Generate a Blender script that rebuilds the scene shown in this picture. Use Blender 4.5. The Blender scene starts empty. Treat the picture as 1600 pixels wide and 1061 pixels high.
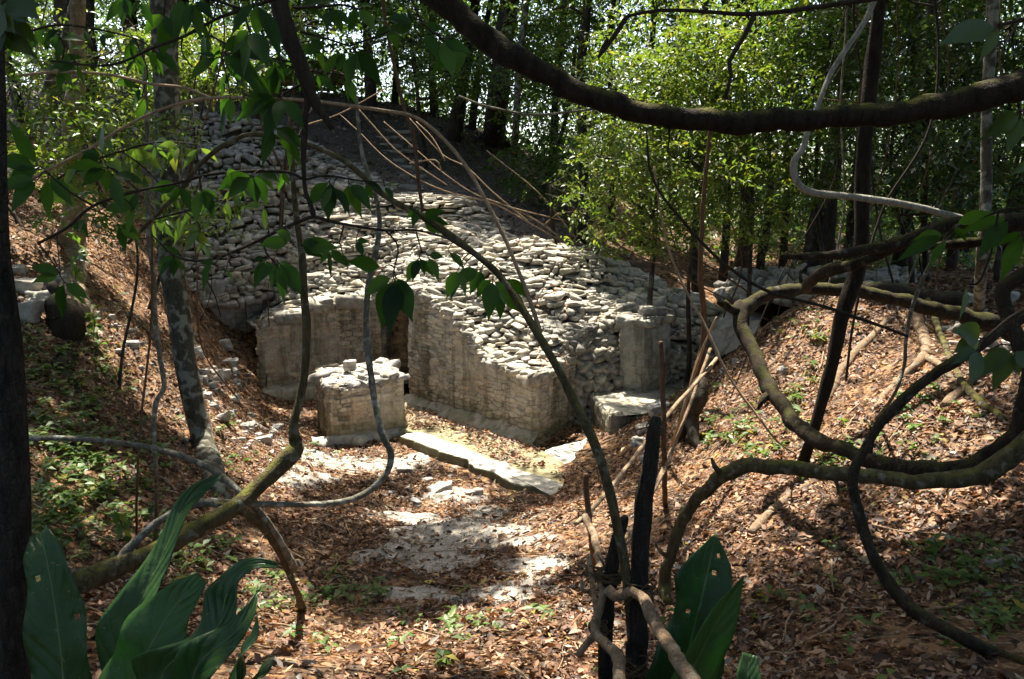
import bpy, math, random
import numpy as np
from mathutils import Vector

rng = np.random.default_rng(11)
random.seed(11)
S = bpy.context.scene
COL = S.collection
F = 1244.0                      # focal length in photo pixels (1600 wide)
PITCH = math.radians(10.0)
CAMZ = 4.6
SP, CP = math.sin(PITCH), math.cos(PITCH)
SUN_AZ, SUN_EL = math.radians(14), math.radians(67)      # azimuth to the left of straight ahead
TOSUN = np.array([-math.sin(SUN_AZ) * math.cos(SUN_EL), math.cos(SUN_AZ) * math.cos(SUN_EL), math.sin(SUN_EL)])

# ------------------------------------------------------------------ helpers: projection
def ray(px, py):
    dx = (px - 800.0) / F
    dv = (530.5 - py) / F
    return np.array([dx, CP + dv * SP, -SP + dv * CP])

def P(px, py, y):
    """point at world distance y ahead on the line of sight of a photo position"""
    d = ray(px, py)
    t = y / d[1]
    return np.array([d[0] * t, y, CAMZ + d[2] * t])

def PZ(px, py, z):
    d = ray(px, py)
    t = (z - CAMZ) / d[2]
    return np.array([d[0] * t, d[1] * t, z])

def on_plane(px, py, A, B):
    """hit of a line of sight with the vertical plane through plan points A and B"""
    d = ray(px, py)
    nx, ny = (B[1] - A[1]), -(B[0] - A[0])
    t = (nx * A[0] + ny * A[1]) / (nx * d[0] + ny * d[1])
    return np.array([d[0] * t, d[1] * t, CAMZ + d[2] * t])

# ------------------------------------------------------------------ helpers: noise
def _hash(i, seed):
    i = i.astype(np.int64)
    h = (i[..., 0] * 374761393 + i[..., 1] * 668265263 + i[..., 2] * 2147483647 + seed * 974634547) & 0xFFFFFFFF
    h = ((h ^ (h >> 13)) * 1274126177) & 0xFFFFFFFF
    h = (h ^ (h >> 16)) & 0xFFFFFFFF
    return h / 4294967295.0

def vnoise(p, seed=0):
    p = np.asarray(p, float)
    i = np.floor(p)
    f = p - i
    u = f * f * (3 - 2 * f)
    r = 0
    for a in (0, 1):
        for b in (0, 1):
            for c in (0, 1):
                w = (u[..., 0] if a else 1 - u[..., 0]) * (u[..., 1] if b else 1 - u[..., 1]) * (u[..., 2] if c else 1 - u[..., 2])
                r = r + w * _hash(i + np.array([a, b, c]), seed)
    return r * 2 - 1

def fbm(p, octaves=4, seed=0):
    p = np.asarray(p, float)
    r, a, s = 0, 1.0, 0
    for k in range(octaves):
        r = r + a * vnoise(p * (2.03 ** k) + 17.3 * k, seed + k)
        s += a
        a *= 0.5
    return r / s

def n2(x, y, sc, seed=0, octv=3):
    return fbm(np.stack([np.asarray(x) * sc, np.asarray(y) * sc, np.zeros_like(np.asarray(x, float))], -1), octv, seed)

def norm(v):
    v = np.asarray(v, float)
    return v / np.maximum(np.linalg.norm(v, axis=-1, keepdims=True), 1e-9)

# ------------------------------------------------------------------ helpers: meshes
class MB:
    """collects vertices and faces, then links them as one mesh object"""
    def __init__(self):
        self.v, self.f3, self.f4, self.uv4, self.n = [], [], [], [], 0
        self.jn, self.tn = [], []
    def add(self, v, f, uv=None, j=None, tone=None):
        v = np.asarray(v, float).reshape(-1, 3)
        f = np.asarray(f, np.int64)
        self.v.append(v)
        if len(f):
            (self.f3 if f.shape[1] == 3 else self.f4).append(f + self.n)
        if uv is not None:
            self.uv4.append(np.asarray(uv, float))
        self.jn.append(np.zeros(len(v)) if j is None else np.asarray(j, float).ravel())
        self.tn.append(np.full(len(v), .5) if tone is None else np.asarray(tone, float).ravel())
        self.n += len(v)
    def grid(self, pts, uv=None, flip=False, j=None, tone=None):
        R, C = pts.shape[:2]
        i = np.arange(R * C).reshape(R, C)
        q = np.stack([i[:-1, :-1], i[:-1, 1:], i[1:, 1:], i[1:, :-1]], -1).reshape(-1, 4)
        if flip:
            q = q[:, ::-1]
        self.add(pts.reshape(-1, 3), q, None if uv is None else uv.reshape(-1, 2)[q].reshape(-1, 2), j, tone)
    def build(self, name, mat, parent=None, loc=None, smooth=True, attrs=None):
        v = np.concatenate(self.v) if self.v else np.zeros((0, 3))
        if parent is not None:
            q = parent
            while q is not None:
                v = v - np.array(q.location)
                q = q.parent
        elif loc is not None:
            v = v - np.asarray(loc, float)
        me = bpy.data.meshes.new(name)
        n4 = sum(len(a) for a in self.f4)
        n3 = sum(len(a) for a in self.f3)
        loops = np.concatenate([a.ravel() for a in self.f4] + [a.ravel() for a in self.f3]) if (n4 + n3) else np.zeros(0, int)
        me.vertices.add(len(v))
        me.vertices.foreach_set('co', v.astype(np.float32).ravel())
        me.loops.add(len(loops))
        me.loops.foreach_set('vertex_index', loops.astype(np.int32))
        me.polygons.add(n4 + n3)
        start = np.concatenate([np.arange(n4) * 4, n4 * 4 + np.arange(n3) * 3])
        total = np.concatenate([np.full(n4, 4), np.full(n3, 3)])
        me.polygons.foreach_set('loop_start', start.astype(np.int32))
        me.polygons.foreach_set('loop_total', total.astype(np.int32))
        if smooth:
            me.polygons.foreach_set('use_smooth', np.ones(n4 + n3, bool))
        if self.uv4 and not self.f3:
            uv = np.concatenate(self.uv4)
            if len(uv) == len(loops):
                lay = me.uv_layers.new(name='UVMap')
                lay.data.foreach_set('uv', uv.astype(np.float32).ravel())
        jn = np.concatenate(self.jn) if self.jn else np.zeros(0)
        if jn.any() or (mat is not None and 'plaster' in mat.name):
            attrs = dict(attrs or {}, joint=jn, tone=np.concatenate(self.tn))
        for k, a in (attrs or {}).items():
            at = me.attributes.new(k, 'FLOAT', 'POINT')
            at.data.foreach_set('value', np.asarray(a, np.float32).ravel())
        me.update(calc_edges=True)
        if mat is not None:
            me.materials.append(mat)
        o = bpy.data.objects.new(name, me)
        COL.objects.link(o)
        if parent is not None:
            o.parent = parent
        elif loc is not None:
            o.location = Vector([float(c) for c in loc])
        return o

def tag(o, label=None, cat=None, group=None, kind=None):
    if label: o['label'] = label
    if cat: o['category'] = cat
    if group: o['group'] = group
    if kind: o['kind'] = kind
    return o

def empty(name, loc, label=None, cat=None, group=None):
    o = bpy.data.objects.new(name, None)
    COL.objects.link(o)
    o.location = Vector([float(c) for c in loc])
    o.empty_display_size = 0.2
    return tag(o, label, cat, group)

def copy_tree(o, parent=None):
    c = o.copy()
    COL.objects.link(c)
    if parent is not None:
        c.parent = parent
    for ch in [k for k in bpy.data.objects if k.parent == o]:
        copy_tree(ch, c)
    return c

def spline(pts, step):
    """Catmull-Rom through rows of pts (N, D); D >= 3, first three are the position"""
    pts = np.asarray(pts, float)
    if len(pts) == 2:
        n = max(2, int(np.linalg.norm(pts[1, :3] - pts[0, :3]) / step) + 1)
        t = np.linspace(0, 1, n)[:, None]
        return pts[0] * (1 - t) + pts[1] * t
    e = np.vstack([2 * pts[0] - pts[1], pts, 2 * pts[-1] - pts[-2]])
    out = []
    for k in range(1, len(e) - 2):
        p0, p1, p2, p3 = e[k - 1], e[k], e[k + 1], e[k + 2]
        n = max(2, int(np.linalg.norm(p2[:3] - p1[:3]) / step) + 1)
        t = np.linspace(0, 1, n, endpoint=False)[:, None]
        out.append(0.5 * (2 * p1 + (p2 - p0) * t + (2 * p0 - 5 * p1 + 4 * p2 - p3) * t * t + (3 * p1 - p0 - 3 * p2 + p3) * t ** 3))
    out.append(pts[-1:])
    return np.vstack(out)

def tube(mb, pts, rad, sides=8, step=0.1, rough=0.12, seed=0, wob=0.0):
    """a tapered round stem through pts with radii rad, lumpy like bark"""
    pr = np.hstack([np.asarray(pts, float), np.asarray(rad, float).reshape(-1, 1)])
    c = spline(pr, step)
    pos, r = c[:, :3].copy(), np.maximum(c[:, 3], 1e-4)
    if wob:
        s0 = np.arange(len(pos)) * 0.31 + seed * 7.7
        for k in range(3):
            pos[:, k] += wob * r * fbm(np.stack([s0, s0 * 0 + k * 5.1, s0 * 0 + seed], -1), 2, seed + k)
    tan = norm(np.gradient(pos, axis=0))
    ref = np.array([0, 0, 1.0]) if abs(tan[0, 2]) < 0.9 else np.array([1.0, 0, 0])
    a = norm(np.cross(tan[0], ref))
    A = np.zeros_like(pos)
    for k in range(len(pos)):
        a = a - tan[k] * np.dot(a, tan[k])
        a = a / max(np.linalg.norm(a), 1e-9)
        A[k] = a
    B = np.cross(tan, A)
    th = np.linspace(0, 2 * np.pi, sides, endpoint=False)
    ring = A[:, None, :] * np.cos(th)[None, :, None] + B[:, None, :] * np.sin(th)[None, :, None]
    v0 = pos[:, None, :] + ring * r[:, None, None]
    if rough:
        fr = 0.8 / max(float(np.median(r)), 1e-3)
        d = fbm(v0 * np.array([fr, fr, fr * 0.5]) + seed * 3.1, 3, seed)
        arc = np.concatenate([[0], np.cumsum(np.linalg.norm(np.diff(pos, axis=0), axis=1))]) / max(float(np.median(r)), 1e-3)
        kn = vnoise(np.stack([arc * .16, arc * 0 + seed * 1.7, arc * 0], -1), 91)
        r = r * (1 + rough * (.9 * kn + 2.6 * np.maximum(vnoise(np.stack([arc * .3, arc * 0 + seed * 2.3, arc * 0 + 4], -1), 92) - .45, 0)))
        v0 = pos[:, None, :] + ring * (r[:, None] * (1 + rough * 1.6 * d))[:, :, None]
    n = len(pos)
    i = np.arange(n * sides).reshape(n, sides)
    j = np.roll(i, -1, axis=1)
    q = np.stack([i[:-1], j[:-1], j[1:], i[1:]], -1).reshape(-1, 4)
    v = np.vstack([v0.reshape(-1, 3), pos[:1], pos[-1:]])
    k0, k1 = n * sides, n * sides + 1
    base = mb.n
    mb.add(v, q)
    tri = np.vstack([np.stack([j[0], i[0], np.full(sides, k0)], -1), np.stack([i[-1], j[-1], np.full(sides, k1)], -1)])
    mb.f3.append(tri + base)

# ------------------------------------------------------------------ helpers: leaves
def add_leaves(mb, base, d, nrm, L, W, fold=0.15, curl=0.1):
    """many small folded leaves: base points, growth directions, face normals, lengths and widths (arrays)"""
    base, d = np.asarray(base, float), norm(d)
    side = norm(np.cross(d, nrm))
    n = np.cross(side, d)
    L = np.asarray(L, float).reshape(-1, 1)
    W = np.asarray(W, float).reshape(-1, 1)
    fold = np.asarray(fold, float).reshape(-1, 1) if np.ndim(fold) else fold
    curl = np.asarray(curl, float).reshape(-1, 1) if np.ndim(curl) else curl
    m = base + d * L * 0.48
    l = base + d * L * 0.42 - side * W * 0.5 + n * W * fold
    r = base + d * L * 0.42 + side * W * 0.5 + n * W * fold
    t = base + d * L - n * L * curl
    v = np.stack([base, l, m, r, t], 1).reshape(-1, 3)
    k = np.arange(len(base))[:, None] * 5
    q = np.concatenate([k + np.array([[0, 2, 4, 1]]), k + np.array([[0, 3, 4, 2]])], 1).reshape(-1, 4)
    mb.add(v, q)

def sprays(mb, cen, leaf, n=10, seed=0, length=5.0, droop=0.25, wid=0.45, upness=1.0):
    """leafy twigs: at each centre a flat spray of n alternate leaves; real depth and gaps between them"""
    r = np.random.default_rng(seed)
    cen = np.asarray(cen, float)
    K = len(cen)
    if K == 0:
        return
    az = r.uniform(0, 2 * np.pi, K)
    el = r.normal(-droop, 0.35, K)
    d = np.stack([np.cos(az) * np.cos(el), np.sin(az) * np.cos(el), np.sin(el)], -1)
    up = norm(np.stack([r.normal(0, 0.45, K), r.normal(0, 0.45, K), np.full(K, upness)], -1))
    side = norm(np.cross(d, up))
    t = (np.arange(n) + 0.5) / n
    tw = leaf * length * 0.5
    pos = cen[:, None, :] + d[:, None, :] * ((t[None, :, None] - 0.5) * tw * 2) - np.array([0, 0, 1.0]) * (t[None, :, None] ** 2) * tw * 0.35
    sg = np.where(np.arange(n) % 2, 1.0, -1.0)
    ld = side[:, None, :] * sg[None, :, None] * 0.9 + d[:, None, :] * 0.65 + r.normal(0, 0.28, (K, n, 3)) + np.array([0, 0, -0.25])
    ln = up[:, None, :] + r.normal(0, 0.38, (K, n, 3))
    L = leaf * r.uniform(0.65, 1.3, (K, n))
    add_leaves(mb, pos.reshape(-1, 3), ld.reshape(-1, 3), ln.reshape(-1, 3), L.ravel(), L.ravel() * wid * r.uniform(0.85, 1.15, K * n), 0.18, r.uniform(0.0, 0.25, K * n))

def big_leaf(mb, spine, width, facing, wave=0.0, nw=3.0, fold=0.25, seed=0, nu=9, ns=26, prof=None, ragged=0.0, lobes=0.0, snake=0.0, holes=()):
    """a broad leaf along a spine with a midrib fold and a wavy margin; u runs across and v along it"""
    c = spline(np.asarray(spine, float), 1e9 if len(spine) == 2 else 0.02)
    s = np.concatenate([[0], np.cumsum(np.linalg.norm(np.diff(c, axis=0), axis=1))])
    t = np.linspace(0, 1, ns)
    c = np.stack([np.interp(t * s[-1], s, c[:, k]) for k in range(3)], -1)
    tan = norm(np.gradient(c, axis=0))
    fac = norm(np.asarray(facing, float))
    side = norm(np.cross(tan, fac))
    nn = np.cross(side, tan)
    if prof is None:
        w = width * np.sin(np.pi * np.clip(t, 0, 1) ** 0.8) ** 0.75
    else:
        w = width * np.interp(t, np.linspace(0, 1, len(prof)), prof)
    r = np.random.default_rng(seed)
    u = np.linspace(-1, 1, nu)
    ph = r.uniform(0, 6.28, 2)
    wv = np.where(u[None, :] < 0, np.sin(t[:, None] * nw * 6.28 + ph[0]), np.sin(t[:, None] * nw * 6.28 + ph[1])) * np.abs(u)[None, :] ** 1.5
    ed = 1 + ragged * np.abs(u)[None, :] * fbm(np.stack([t[:, None] * 9 + 0 * u, np.sign(u)[None, :] * 3 + 0 * t[:, None], 0 * t[:, None] + seed + 0 * u], -1), 3, seed)
    ed = ed * (1 + lobes * np.where(u[None, :] < 0, np.sin(t[:, None] * nw * 5.1 + ph[1]), np.sin(t[:, None] * nw * 5.1 + ph[0] + 1.5)))
    c = c + side * (snake * width * np.sin(t * nw * 4.2 + ph[0]) * np.clip(t * 2, 0, 1))[:, None]
    pts = c[:, None, :] + side[:, None, :] * (u[None, :] * 0.5 * w[:, None] * ed)[:, :, None] \
        + nn[:, None, :] * ((np.abs(u)[None, :] * fold * 0.5 * w[:, None]) + wv * wave * w[:, None])[:, :, None]
    uv = np.stack(np.broadcast_arrays(u[None, :] * 0.5 + 0.5, t[:, None]), -1)
    mb.grid(pts, uv)
    if len(holes):
        q = mb.f4[-1]
        keep = np.ones(len(q), bool)
        for (i, j) in holes:
            keep[i * (nu - 1) + j] = False
        mb.f4[-1] = q[keep]
        u4 = mb.uv4[-1].reshape(-1, 4, 2)[keep]
        mb.uv4[-1] = u4.reshape(-1, 2)

# ------------------------------------------------------------------ helpers: materials
def mat_new(name):
    m = bpy.data.materials.new(name)
    m.use_nodes = True
    nt = m.node_tree
    nt.nodes.clear()
    out = nt.nodes.new('ShaderNodeOutputMaterial')
    return m, nt, out

class N:
    def __init__(self, nt):
        self.nt = nt
    def new(self, t, **kw):
        n = self.nt.nodes.new(t)
        for k, v in kw.items():
            if k.startswith('_'):
                setattr(n, k[1:], v)
        return n
    def link(self, a, b):
        self.nt.links.new(a, b)
    def val(self, sock, v):
        if hasattr(v, 'links'):
            self.link(v, sock)
        else:
            sock.default_value = v
    def noise(self, vec, scale, detail=4, rough=0.55, dist=0.0):
        n = self.new('ShaderNodeTexNoise')
        if vec is not None: self.link(vec, n.inputs['Vector'])
        n.inputs['Scale'].default_value = scale
        n.inputs['Detail'].default_value = detail
        n.inputs['Roughness'].default_value = rough
        n.inputs['Distortion'].default_value = dist
        return n.outputs['Fac']
    def voronoi(self, vec, scale, feature='F1', out='Distance', rand=1.0):
        n = self.new('ShaderNodeTexVoronoi')
        n.feature = feature
        if vec is not None: self.link(vec, n.inputs['Vector'])
        n.inputs['Scale'].default_value = scale
        n.inputs['Randomness'].default_value = rand
        return n.outputs[out]
    def mapping(self, vec, scale=(1, 1, 1), rot=(0, 0, 0)):
        n = self.new('ShaderNodeMapping')
        self.link(vec, n.inputs['Vector'])
        n.inputs['Scale'].default_value = scale
        n.inputs['Rotation'].default_value = rot
        return n.outputs['Vector']
    def ramp(self, fac, stops, interp='LINEAR'):
        n = self.new('ShaderNodeValToRGB')
        n.color_ramp.interpolation = interp
        e = n.color_ramp.elements
        while len(e) < len(stops): e.new(0.5)
        for k, (p, c) in enumerate(stops):
            e[k].position = p
            e[k].color = (*c, 1) if len(c) == 3 else c
        self.link(fac, n.inputs['Fac'])
        return n.outputs['Color']
    def mix(self, fac, a, b, blend='MIX'):
        n = self.new('ShaderNodeMix')
        n.data_type = 'RGBA'
        n.blend_type = blend
        self.val(n.inputs[0], fac)
        for s, v in ((n.inputs[6], a), (n.inputs[7], b)):
            if hasattr(v, 'links'): self.link(v, s)
            else: s.default_value = (*v, 1)
        return n.outputs[2]
    def math(self, op, a, b=0.0, clamp=False):
        n = self.new('ShaderNodeMath')
        n.operation = op
        n.use_clamp = clamp
        self.val(n.inputs[0], a)
        self.val(n.inputs[1], b)
        return n.outputs[0]
    def rng_(self, v, a, b, c=0.0, d=1.0):
        n = self.new('ShaderNodeMapRange')
        n.interpolation_type = 'SMOOTHSTEP'
        self.link(v, n.inputs['Value'])
        n.inputs['From Min'].default_value = a
        n.inputs['From Max'].default_value = b
        n.inputs['To Min'].default_value = c
        n.inputs['To Max'].default_value = d
        return n.outputs['Result']
    def bump(self, h, strength, dist, nrm=None):
        n = self.new('ShaderNodeBump')
        self.link(h, n.inputs['Height'])
        n.inputs['Strength'].default_value = strength
        n.inputs['Distance'].default_value = dist
        if nrm is not None: self.link(nrm, n.inputs['Normal'])
        return n.outputs['Normal']
    def island(self):
        return self.new('ShaderNodeNewGeometry').outputs['Random Per Island']
    def geo(self):
        return self.new('ShaderNodeNewGeometry')
    def obj(self):
        return self.new('ShaderNodeTexCoord').outputs['Object']
    def principled(self, out, col, rough=0.8, normal=None, spec=0.3, transl=None):
        b = self.new('ShaderNodeBsdfPrincipled')
        self.val(b.inputs['Base Color'], col if hasattr(col, 'links') else (*col, 1))
        self.val(b.inputs['Roughness'], rough)
        b.inputs['Specular IOR Level'].default_value = spec
        if normal is not None: self.link(normal, b.inputs['Normal'])
        if transl is None:
            self.link(b.outputs[0], out.inputs['Surface'])
        else:
            fac, tcol = transl
            t = self.new('ShaderNodeBsdfTranslucent')
            self.val(t.inputs['Color'], tcol if hasattr(tcol, 'links') else (*tcol, 1))
            mx = self.new('ShaderNodeMixShader')
            mx.inputs[0].default_value = fac
            self.link(b.outputs[0], mx.inputs[1])
            self.link(t.outputs[0], mx.inputs[2])
            self.link(mx.outputs[0], out.inputs['Surface'])
        return b

def leaf_mat(name, stops, tmul=(1.5, 1.6, 0.5), transl=0.4, rough=0.45, spec=0.35):
    m, nt, out = mat_new(name)
    n = N(nt)
    c = n.ramp(n.island(), stops)
    c = n.mix(0.5, c, n.ramp(n.noise(n.geo().outputs['Position'], 9.0, 2), [(0.3, (0.7, 0.7, 0.7)), (0.7, (1.25, 1.25, 1.25))]), 'MULTIPLY')
    t = n.mix(1.0, c, tmul, 'MULTIPLY')
    n.principled(out, c, rough, None, spec, (transl, t))
    return m

def bark_mat(name, dark, light, lichen=None, lich_amt=0.5, moss=None, scale=6.0, rough=0.9, bump=0.7):
    m, nt, out = mat_new(name)
    n = N(nt)
    g = n.geo()
    pos = g.outputs['Position']
    v = n.mapping(pos, (scale, scale, scale * 0.28))
    a = n.noise(v, 2.2, 6, 0.65, 0.6)
    b = n.noise(pos, scale * 5, 4, 0.6)
    c = n.ramp(a, [(0.3, dark), (0.72, light)])
    c = n.mix(0.45, c, n.ramp(b, [(0.3, (0.45, 0.45, 0.45)), (0.75, (1.4, 1.4, 1.4))]), 'MULTIPLY')
    if lichen is not None:
        lf = n.noise(pos, scale * 1.3, 3, 0.5, 0.4)
        c = n.mix(n.rng_(lf, 0.58 - 0.25 * lich_amt, 0.74 - 0.25 * lich_amt), c, n.mix(b, lichen, tuple(k * 0.7 for k in lichen)))
    if moss is not None:
        sx = n.new('ShaderNodeSeparateXYZ')
        n.link(g.outputs['Normal'], sx.inputs[0])
        mf = n.math('MULTIPLY', n.rng_(sx.outputs['Z'], 0.25, 0.85), n.rng_(n.noise(pos, scale * 0.9, 4, 0.6), 0.42, 0.6))
        c = n.mix(mf, c, moss)
    crk = n.voronoi(n.mapping(pos, (scale * 2.2, scale * 2.2, scale * .8)), 2.0, 'DISTANCE_TO_EDGE')
    a = n.math('MULTIPLY', a, n.rng_(crk, 0.0, .12, .55, 1.0))
    h = n.math('ADD', n.math('MULTIPLY', a, 1.0), n.math('MULTIPLY', b, 0.5))
    n.principled(out, c, rough, n.bump(h, bump, 0.02), 0.15)
    return m

def stone_mat(name, lo=0.2, hi=0.46, warm=(1.0, 0.96, 0.86), stain=0.5, island=True, bump=0.5):
    m, nt, out = mat_new(name)
    n = N(nt)
    pos = n.geo().outputs['Position']
    f = n.noise(pos, 7.0, 6, 0.65)
    g = n.noise(pos, 45.0, 3, 0.6)
    cl = tuple(lo * w for w in warm)
    ch = tuple(hi * w for w in warm)
    c = n.ramp(f, [(0.3, cl), (0.65, ch)])
    if island:
        c = n.mix(0.75, c, n.ramp(n.island(), [(0.0, (0.55, 0.55, 0.56)), (0.3, (0.82, 0.8, 0.76)), (0.6, (1.12, 1.07, 0.98)), (.8, (1.0, .9, .74)), (1.0, (0.62, 0.66, 0.66))]), 'MULTIPLY')
    c = n.mix(0.5, c, n.ramp(g, [(0.3, (0.55, 0.55, 0.55)), (0.7, (1.25, 1.25, 1.25))]), 'MULTIPLY')
    dark = n.noise(pos, 2.3, 5, 0.7, 0.8)
    c = n.mix(n.math('MULTIPLY', n.rng_(dark, 0.5, 0.7), stain), c, (0.075, 0.08, 0.062))
    yel = n.noise(n.mapping(pos, (1, 1, 1), (0.5, 0.2, 0)), 3.1, 4, 0.6)
    c = n.mix(n.math('MULTIPLY', n.rng_(yel, 0.58, 0.72), 0.35), c, (0.3, 0.27, 0.11))
    h = n.math('ADD', n.math('MULTIPLY', f, 0.7), n.math('MULTIPLY', g, 0.4))
    n.principled(out, c, 0.95, n.bump(h, bump, 0.02), 0.1)
    return m

def wall_mat(name, warm=(1.0, 0.915, 0.75)):
    """old lime plaster and block facing: drip streaks from the top, algae near the foot, warm patches"""
    m, nt, out = mat_new(name)
    n = N(nt)
    pos = n.geo().outputs['Position']
    f = n.noise(pos, 5.0, 6, 0.65)
    g = n.noise(pos, 38.0, 4, 0.65)
    c = n.ramp(f, [(0.28, tuple(0.32 * w for w in warm)), (0.5, tuple(0.5 * w for w in warm)), (0.7, tuple(0.64 * w for w in warm))])
    pk = n.noise(pos, 1.7, 4, 0.6, 0.5)
    c = n.mix(n.math('MULTIPLY', n.rng_(pk, 0.5, 0.68), 0.4), c, (0.46, 0.29, 0.17))
    c = n.mix(0.55, c, n.ramp(g, [(0.3, (0.5, 0.5, 0.5)), (0.7, (1.25, 1.25, 1.25))]), 'MULTIPLY')
    st = n.noise(n.mapping(pos, (2.6, 2.6, 0.22)), 1.6, 4, 0.6, 0.15)
    sf = n.math('MULTIPLY', n.rng_(st, 0.49, 0.62), n.rng_(n.noise(pos, 3.0, 5, 0.7), 0.3, 0.55))
    c = n.mix(n.math('MULTIPLY', sf, 0.6), c, (0.10, 0.098, 0.055))
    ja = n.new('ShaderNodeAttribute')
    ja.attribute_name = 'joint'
    ta = n.new('ShaderNodeAttribute')
    ta.attribute_name = 'tone'
    c = n.mix(0.8, c, n.ramp(ta.outputs['Fac'], [(0, (.62, .6, .58)), (.5, (1, 1, 1)), (1, (1.3, 1.24, 1.12))]), 'MULTIPLY')
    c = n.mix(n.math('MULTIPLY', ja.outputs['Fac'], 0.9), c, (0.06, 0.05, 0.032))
    sz = n.new('ShaderNodeSeparateXYZ')
    n.link(pos, sz.inputs[0])
    low = n.math('MULTIPLY', n.rng_(sz.outputs['Z'], 0.75, 0.0), n.rng_(n.noise(pos, 2.2, 5, 0.65), 0.3, 0.6))
    c = n.mix(n.math('MULTIPLY', low, 0.6), c, (0.17, 0.165, 0.07))
    h = n.math('ADD', n.math('MULTIPLY', f, 0.6), n.math('MULTIPLY', g, 0.55))
    n.principled(out, c, 0.95, n.bump(h, 0.7, 0.025), 0.08)
    return m

# ================================================================== TERRAIN
ctrl = []
def cp(px, py, y): ctrl.append(P(px, py, y))
# gully floor and path, from the camera down to the ruin
for a in [(800, 1061, 5.0), (500, 1061, 4.7), (1100, 1061, 4.7), (800, 950, 7.0), (560, 930, 7.2), (700, 800, 10.9), (600, 740, 12.8),
          (850, 800, 10.4), (780, 860, 9.0), (950, 800, 10.0), (900, 760, 11.9), (450, 850, 9.0), (500, 760, 11.8),
          # left bank
          (400, 1000, 5.6), (200, 1061, 4.0), (100, 950, 5.3), (250, 850, 7.2), (100, 700, 8.0), (250, 700, 10.0), (360, 700, 11.8), (200, 500, 13.0), (60, 600, 9.6),
          (60, 450, 12.0), (100, 350, 15.5), (330, 570, 15.3), (360, 640, 13.8), (250, 420, 17.5), (180, 280, 20.0), (-150, 300, 14.0), (-150, 600, 9.0), (-200, 900, 5.0),
          # right bank
          (950, 900, 7.4), (1100, 850, 7.6), (1080, 720, 10.4), (1000, 740, 11.2), (1120, 600, 13.2), (1180, 520, 13.6), (1260, 475, 13.2), (1340, 462, 12.8), (1300, 580, 11.2),
          (1300, 700, 8.6), (1300, 900, 6.1), (1480, 500, 11.5), (1450, 560, 9.9), (1560, 560, 9.0), (1550, 700, 7.4), (1550, 820, 6.2), (1550, 1000, 4.6), (1300, 1061, 4.4),
          (1750, 600, 8.0), (1750, 900, 5.0),
          # wood floor beyond the right bank
          (1130, 455, 21.0), (1200, 440, 24.0), (1060, 430, 25.0), (1300, 430, 22.0), (1450, 430, 19.0), (1600, 430, 17.0), (1750, 430, 17.0),
          # hill behind the ruin
          (300, 215, 26.0), (450, 190, 29.0), (130, 185, 26.0), (0, 200, 24.0), (-200, 200, 22), (520, 150, 33.0), (640, 170, 33.0), (700, 230, 29.0), (620, 260, 27.0), (780, 215, 33.0),
          (800, 300, 27.0), (700, 310, 24.5), (880, 330, 26.0), (860, 365, 23.0), (960, 390, 23.0), (1040, 430, 21.0), (560, 290, 24.6), (330, 130, 33.0), (430, 140, 34.0), (180, 140, 31.0), (0, 150, 30)]:
    cp(*a)
ctrl = [tuple(c) for c in ctrl]
# under the ruin and on its flat court
for x, y, z in [(-4, 15, -.15), (-3, 15.8, 0), (-1.5, 15.2, 0), (0, 14, -.02), (1.4, 14.9, .0), (-2.5, 17.5, 0), (-5.5, 17.2, .05), (-4, 18.6, 0), (-2.5, 20, .0), (0, 18, .3), (2, 16.6, .1), (2.6, 16.8, .15), (4.0, 17.0, .5),
                (-6.4, 18.3, .7), (-6.9, 18.7, 1.0), (-6.2, 17.4, .5), (-6.0, 19.0, .6), (-4, 21, .9), (0, 20.5, 1.4), (3, 19, 1.1), (-3, 14.2, -.1), (-1.5, 13.4, -.08), (-.4, 12.6, -.02),
                # under and around the camera, outskirts
                (0, 0.5, 2.9), (-3, 1, 3.0), (3, 1, 3.0), (0, -6, 3.3), (-9, -4, 4.2), (9, -4, 4.2), (-20, 0, 6.5), (20, 0, 4.5), (0, -25, 5), (-30, 20, 9), (-25, 35, 9),
                (30, 20, 3.0), (30, 40, 3), (10, 45, 3), (0, 50, 4.5), (-15, 50, 6), (-40, 60, 5), (40, 70, 3), (0, 80, 3), (-60, -30, 5), (60, -30, 4), (70, 30, 3), (-70, 30, 6)]:
    ctrl.append((x, y, z))
ctrl = np.array(ctrl)
_cx, _cy, _cz = ctrl.T
def _U(r2): return 0.5 * r2 * np.log(np.maximum(r2, 1e-9))
_n = len(ctrl)
_K = _U((_cx[:, None] - _cx) ** 2 + (_cy[:, None] - _cy) ** 2) + np.eye(_n) * 0.6
_Q = np.stack([np.ones(_n), _cx, _cy], -1)
_A = np.block([[_K, _Q], [_Q.T, np.zeros((3, 3))]])
_w = np.linalg.solve(_A, np.concatenate([_cz, np.zeros(3)]))
def hz(x, y):
    x, y = np.asarray(x, float), np.asarray(y, float)
    sh = x.shape
    xf, yf = x.ravel(), y.ravel()
    out = np.empty(len(xf))
    for k in range(0, len(xf), 20000):
        xx, yy = xf[k:k + 20000], yf[k:k + 20000]
        out[k:k + 20000] = _U((xx[:, None] - _cx) ** 2 + (yy[:, None] - _cy) ** 2) @ _w[:_n] + _w[_n] + _w[_n + 1] * xx + _w[_n + 2] * yy
    rr = np.hypot(xf, yf - 15)
    f = np.clip((rr - 45) / 60, 0, 1)
    out = out * (1 - f) + 3.0 * f
    court = np.exp(-((xf + 1.2) / 3.6) ** 4 - ((yf - 15.5) / 3.0) ** 4)
    out = out + n2(xf, yf, 0.9, 3, 3) * 0.13 * (1 - court) + n2(xf, yf, 4.0, 5, 2) * 0.025 * (1 - 0.7 * court)
    return out.reshape(sh)

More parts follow.
